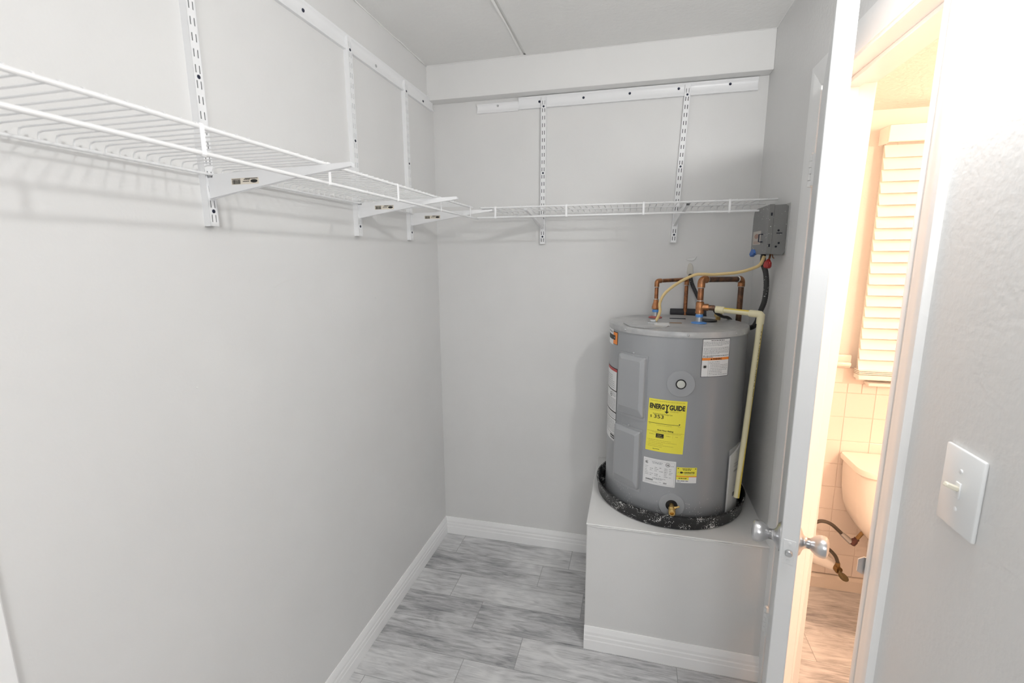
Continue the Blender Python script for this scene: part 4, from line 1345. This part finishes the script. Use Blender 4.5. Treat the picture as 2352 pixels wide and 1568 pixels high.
# ------------------------------------------------------------------ bathroom beyond the door
BX0 = W+0.115
b = new(); box(b, (BX0, 0.010, 0), (BX1, 0.10, BH))
wbb = struct('wall_bathroom_back', b, BWALL, 'bathroom wall with window and tiled lower part', 'wall')
b = new(); box(b, (BX0, 0.002, 0.066), (2.75, 0.010, 1.040))
gb = obj('tile_bed', b, GROUTW, wbb, False)
TS = 0.10850
xs0 = 1.8701 - 3*TS
me = None
for i in range(0, 11):
    for j in range(0, 9):
        x, z = xs0 + i*TS, 0.9302 - 8*TS + j*TS - TS
        z0c = max(z, 0.0665)
        if z + TS < 0.075 or z0c > 0.93: continue
        x0c = max(x, BX0)
        if x + TS - x0c < 0.01: continue
        full = abs(z0c-z) < 1e-4 and abs(x0c-x) < 1e-4
        if full and me is not None:
            o = bpy.data.objects.new('wall_tile', me); COL.objects.link(o); o.parent = gb
            o.location = Vector((x+TS/2, 0.0, z+TS/2)) - ORIGIN[gb.name]
            continue
        b = new(); box(b, (x0c+0.0008, -0.0004, z0c+0.0008), (x+TS-0.0008, 0.0035, z+TS-0.0008), 0.0012)
        o = obj('wall_tile', b, BTILE, gb, False, at=((x+TS/2), 0.0, z+TS/2))
        if full: me = o.data
hx_ = TS/2
for i in range(0, 22):                     # half-height row under the sill
    x = xs0 + i*hx_
    if x < BX0: continue
    b = new(); box(b, (x+0.0011, -0.0015, 0.9302+0.0011), (x+hx_-0.0011, 0.0035, 0.9725), 0.0012); obj('edge_tile', b, BTILE, gb, False)
for i in range(0, 4):
    x = xs0 + i*TS - 0.02
    if x < BX0 or x > 1.80: continue
    b = new(); box(b, (x+0.0011, -0.0015, 0.9750), (x+TS-0.0011, 0.0035, 1.040), 0.0012); obj('edge_tile', b, BTILE, gb, False)
b = new(); box(b, (BX1, BY0, 0), (BX1+0.1, 0.10, BH)); struct('wall_bathroom_right', b, BWALL, 'far side wall of the bathroom', 'wall')
b = new(); box(b, (BX0, BY0-0.1, 0), (BX1+0.1, BY0, BH)); struct('wall_bathroom_front', b, BWALL, 'near end wall of the bathroom', 'wall')
b = new(); box(b, (BX0-0.0005, HY+0.02, 0), (BX0+0.002, 0.01, BH)); box(b, (BX0-0.0005, BY0, 0), (BX0+0.002, NY-0.02, BH)); box(b, (BX0-0.0005, NY-0.02, DH+0.02), (BX0+0.002, HY+0.02, BH))
struct('wall_bathroom_left', b, BWALL, 'bathroom face of the wall around the doorway', 'wall')
b = new(); box(b, (BX0, BY0-0.1, BH), (BX1+0.1, 0.10, BH+0.06)); struct('ceiling_bathroom', b, BCEIL, 'textured bathroom ceiling beyond the doorway', 'ceiling')
b = new(); prism(b, [(0, 0), (0.016, 0), (0.016, 0.052), (0.009, 0.0645), (0, 0.0645)], BX0, 2.75, Matrix(((0, 1, 0, 0), (-1, 0, 0, 0.002), (0, 0, 1, 0), (0, 0, 0, 1))))
struct('baseboard_bathroom', b, BBASE, 'painted baseboard under the bathroom wall tiles', 'baseboard')

# window with blind
wx0, wx1, wz0, wz1 = 1.895, 2.640, 0.990, 1.960
b = new()
for q in (((wx0, -0.006, wz0), (wx0+0.04, 0.010, wz1)), ((wx1-0.04, -0.006, wz0), (wx1, 0.010, wz1)), ((wx0+0.04, -0.006, wz0), (wx1-0.04, 0.010, wz0+0.04)), ((wx0+0.04, -0.006, wz1-0.04), (wx1-0.04, 0.010, wz1)), ((wx0+0.04, -0.004, 1.455), (wx1-0.04, 0.010, 1.490))):
    box(b, *q, 0.002)
win = struct('window_1', b, SLATM, 'white framed bathroom window behind the slatted blind', 'window')
for z0_, z1_ in ((wz0+0.04, 1.455), (1.490, wz1-0.04)):
    b = new(); box(b, (wx0+0.04, 0.001, z0_), (wx1-0.04, 0.005, z1_)); obj('window_pane', b, GLASSW, win, False)
b = new(); box(b, (1.930, -0.040, 0.974), (2.600, 0.004, 0.9885), 0.003); obj('window_sill', b, SLATM, win)
bl = thing('window_blind', 'white slatted blind with deep valance over the bathroom window', 'blind', (1.872, -0.05, 1.02))
bx0, bx1 = 1.880, 2.660
b = new(); box(b, (1.872, -0.080, 1.932), (bx1+0.01, -0.072, 1.994), 0.002); box(b, (1.872, -0.072, 1.932), (1.880, 0.0, 1.994), 0.002); box(b, (bx1+0.002, -0.072, 1.932), (bx1+0.01, 0.0, 1.994), 0.002)
obj('valance', b, SLATM, bl)
b = new(); box(b, (bx0+0.004, -0.068, 1.945), (bx1, -0.010, 1.985)); obj('head_rail', b, SLATM, bl, False)
me = None
z = 1.905
while z > 1.045:
    if me is None:
        b = new()
        box(b, (bx0, -0.0254, -0.0014), (bx1, 0.0254, 0.0014), 0.0008)
        b.transform(Matrix.Translation((0, 0, 0)) @ Matrix.Rotation(R(68), 4, 'X'))
        me = bpy.data.meshes.new('slat'); b.to_mesh(me); b.free(); me.materials.append(SLATM)
    o = bpy.data.objects.new('slat', me); COL.objects.link(o); o.parent = bl
    o.location = Vector((0, -0.042, z)) - ORIGIN[bl.name]
    z -= 0.0441
b = new()
for k in range(3): box(b, (bx0-0.002, -0.068, 1.0290+k*0.0065), (bx1, -0.018, 1.0335+k*0.0065), 0.001)
box(b, (bx0-0.002, -0.068, 1.0060), (bx1, -0.018, 1.0265), 0.003)
obj('bottom_rail', b, SLATM, bl)
for x in (2.020, 2.52):
    b = new(); tube(b, [(x, -0.0725, 1.94), (x, -0.0725, 1.02)], 0.0016, 6); tube(b, [(x, -0.0165, 1.94), (x, -0.0165, 1.02)], 0.0012, 6); obj('ladder_cord', b, BBASE, bl)
# ceramic wall fixture left of the window
fx = thing('ceramic_holder', 'glazed ceramic holder on the bathroom tiles left of the blind', 'holder', (1.835, 0.0, 1.05))
b = new(); box(b, (1.790, -0.018, 1.042), (1.866, 0.004, 1.100), 0.006, 2); obj('base', b, BTILE, fx)
b = new(); box(b, (1.800, -0.050, 1.055), (1.856, -0.016, 1.072), 0.006, 2); obj('lip', b, BTILE, fx)

# toilet
to = thing('toilet', 'white toilet with a rounded tapering tank under the bathroom window', 'toilet', (2.095, -0.30, 0))
TXc = 2.095
def rrect_ring(b, hw, y0_, y1_, z, c, k=5):
    pts = []
    for cx, cy, a0 in ((hw-c, y1_-min(c, .02), 0), (-hw+c, y1_-min(c, .02), 90), (-hw+c, y0_+c, 180), (hw-c, y0_+c, 270)):
        rad = min(c, .02) if a0 in (0, 90) else c
        for i in range(k+1):
            t = R(a0+90*i/k)
            px_ = (hw-rad if cx > 0 else -hw+rad) + rad*math.cos(t)
            pts.append(b.verts.new((TXc+px_, cy+rad*math.sin(t), z)))
    return pts
def loft(secs, c, top=True):
    b = new()
    rings = [rrect_ring(b, hw, y0_, y1_, z, c) for hw, y0_, y1_, z in secs]
    for A, B in zip(rings, rings[1:]):
        for i in range(len(A)):
            j = (i+1) % len(A); b.faces.new((A[i], A[j], B[j], B[i]))
    b.faces.new(rings[0][::-1]); b.faces.new(rings[-1])
    bmesh.ops.recalc_face_normals(b, faces=b.faces[:])
    return b
obj('tank', loft([(0.075, -0.165, -0.030, 0.312), (0.110, -0.180, -0.022, 0.322), (0.150, -0.195, -0.014, 0.352), (0.178, -0.205, -0.010, 0.395), (0.200, -0.213, -0.008, 0.450), (0.212, -0.217, -0.008, 0.520), (0.217, -0.219, -0.008, 0.600), (0.217, -0.219, -0.008, 0.640)], 0.060), PORC, to)
obj('tank_lid', loft([(0.222, -0.224, -0.006, 0.6385), (0.228, -0.232, -0.004, 0.645), (0.228, -0.232, -0.004, 0.660), (0.224, -0.228, -0.005, 0.667), (0.20, -0.20, -0.02, 0.6675)], 0.062), PORC, to)
b = new(); lathe(b, [(0.010, 0), (0.012, 0.003), (0.007, 0.012), (0.006, 0.018)], 14, axis_to((1.975, -0.218, 0.585), (0, -1, 0)))
tube(b, [(1.975, -0.236, 0.585), (1.990, -0.238, 0.583), (2.035, -0.240, 0.571), (2.040, -0.240, 0.570)], [0.006, 0.0055, 0.0048, 0.003], 10)
obj('trip_lever', b, CHROME, to)
b = new()
secs = []
for z, rx, ry, yc in ((0.0, 0.10, 0.20, -0.36), (0.05, 0.095, 0.19, -0.36), (0.18, 0.10, 0.17, -0.36), (0.28, 0.155, 0.215, -0.40), (0.36, 0.180, 0.235, -0.42), (0.385, 0.182, 0.238, -0.42)):
    secs.append([b.verts.new((TXc+rx*math.cos(2*math.pi*i/28), yc+ry*math.sin(2*math.pi*i/28), z)) for i in range(28)])
for A, B in zip(secs, secs[1:]):
    for i in range(28):
        j = (i+1) % 28; b.faces.new((A[i], A[j], B[j], B[i]))
b.faces.new(secs[0][::-1]); b.faces.new(secs[-1])
box(b, (TXc-0.11, -0.235, 0.235), (TXc+0.11, -0.06, 0.322), 0.02, 2)
obj('bowl', b, PORC, to)
b = new()
for z0_, z1_ in ((0.386, 0.402), (0.403, 0.418)):
    lathe(b, [(0.97, z0_), (1, z0_+0.003), (1, z1_-0.003), (0.96, z1_), (0, z1_)], 32, Matrix.Translation((TXc, -0.425, 0)) @ Matrix.Diagonal((0.185, 0.235, 1, 1)))
obj('seat', b, PORC, to)
# stop valve and supply hose
sv = thing('stop_valve', 'tarnished water stop valve with oval handle low on the bathroom tiles', 'valve', (1.8250, 0.0, 0.135))
b = new(); lathe(b, [(0.0, -0.001), (0.040, -0.001), (0.039, 0.004), (0.030, 0.010), (0.012, 0.013), (0, 0.013)], 28, axis_to((1.8200, -0.002, 0.1480), (0, -1, 0))); obj('escutcheon', b, PORC, sv)
b = new(); tube(b, [(1.8230, -0.004, 0.150), (1.8800, -0.064, 0.1495), (1.8830, -0.068, 0.1495)], [0.034, 0.021, 0.018], 16); obj('stub', b, mat('white_pipe', (0.86, 0.85, 0.83), 0.25), sv)
b = new(); tube(b, [(1.8820, -0.066, 0.1495), (1.8880, -0.092, 0.1470), (1.8885, -0.093, 0.147)], [0.016, 0.016, 0.012], 12); lathe(b, [(0.008, 0), (0.0095, 0.004), (0.0095, 0.020), (0.007, 0.024)], 10, axis_to((1.8850, -0.083, 0.158), (-0.1, 0, 1))); obj('valve_body', b, DBRASS, sv)
b = new(); lathe(b, [(0.4, -0.003), (1, -0.002), (1, 0.003), (0.4, 0.006), (0, 0.006)], 20, axis_to((1.8980, -0.113, 0.1340), (0.15, -1, -0.1)) @ Matrix.Rotation(R(-125), 4, 'Z') @ Matrix.Diagonal((0.014, 0.029, 1, 1))); tube(b, [(1.8880, -0.090, 0.147), (1.8970, -0.112, 0.136)], 0.005, 8); obj('handle', b, mat('tarnished_handle', (0.22, 0.17, 0.09), 0.5, 0.6), sv)
b = new(); P = spline([(1.8830, -0.083, 0.180), (1.8700, -0.084, 0.210), (1.8437, -0.085, 0.2379), (1.8053, -0.085, 0.2656), (1.7714, -0.085, 0.2983), (1.7641, -0.085, 0.3393), (1.7839, -0.085, 0.3630), (1.8104, -0.085, 0.3689), (1.8400, -0.085, 0.3586), (1.8674, -0.085, 0.3357), (1.8841, -0.085, 0.3195)], 8)
tube(b, P, 0.0075, 10)
hs = obj('supply_hose', b, HOSEB, at=(1.883, -0.083, 0.18))
tag(hs, 'dark braided supply hose looping from stop valve to toilet tank', 'hose')
b = new(); tube(b, [(1.8800, -0.085, 0.3225), (1.9000, -0.086, 0.306), (1.9220, -0.088, 0.2870)], [0.009, 0.011, 0.012], 10); obj('ferrule', b, ZINC, hs)
b = new(); lathe(b, [(0.011, 0), (0.014, 0.003), (0.014, 0.020), (0.011, 0.026), (0.011, 0.034)], 8, axis_to((1.9215, -0.089, 0.2800), (0.55, -0.05, 0.85))); obj('coupling_nut', b, mat('dark_red_nut', (0.10, 0.035, 0.03), 0.4, 0.3), hs)
b = new(); tube(b, [(1.9380, -0.090, 0.305), (1.960, -0.090, 0.345)], 0.008, 8); obj('shank', b, DBRASS, hs)
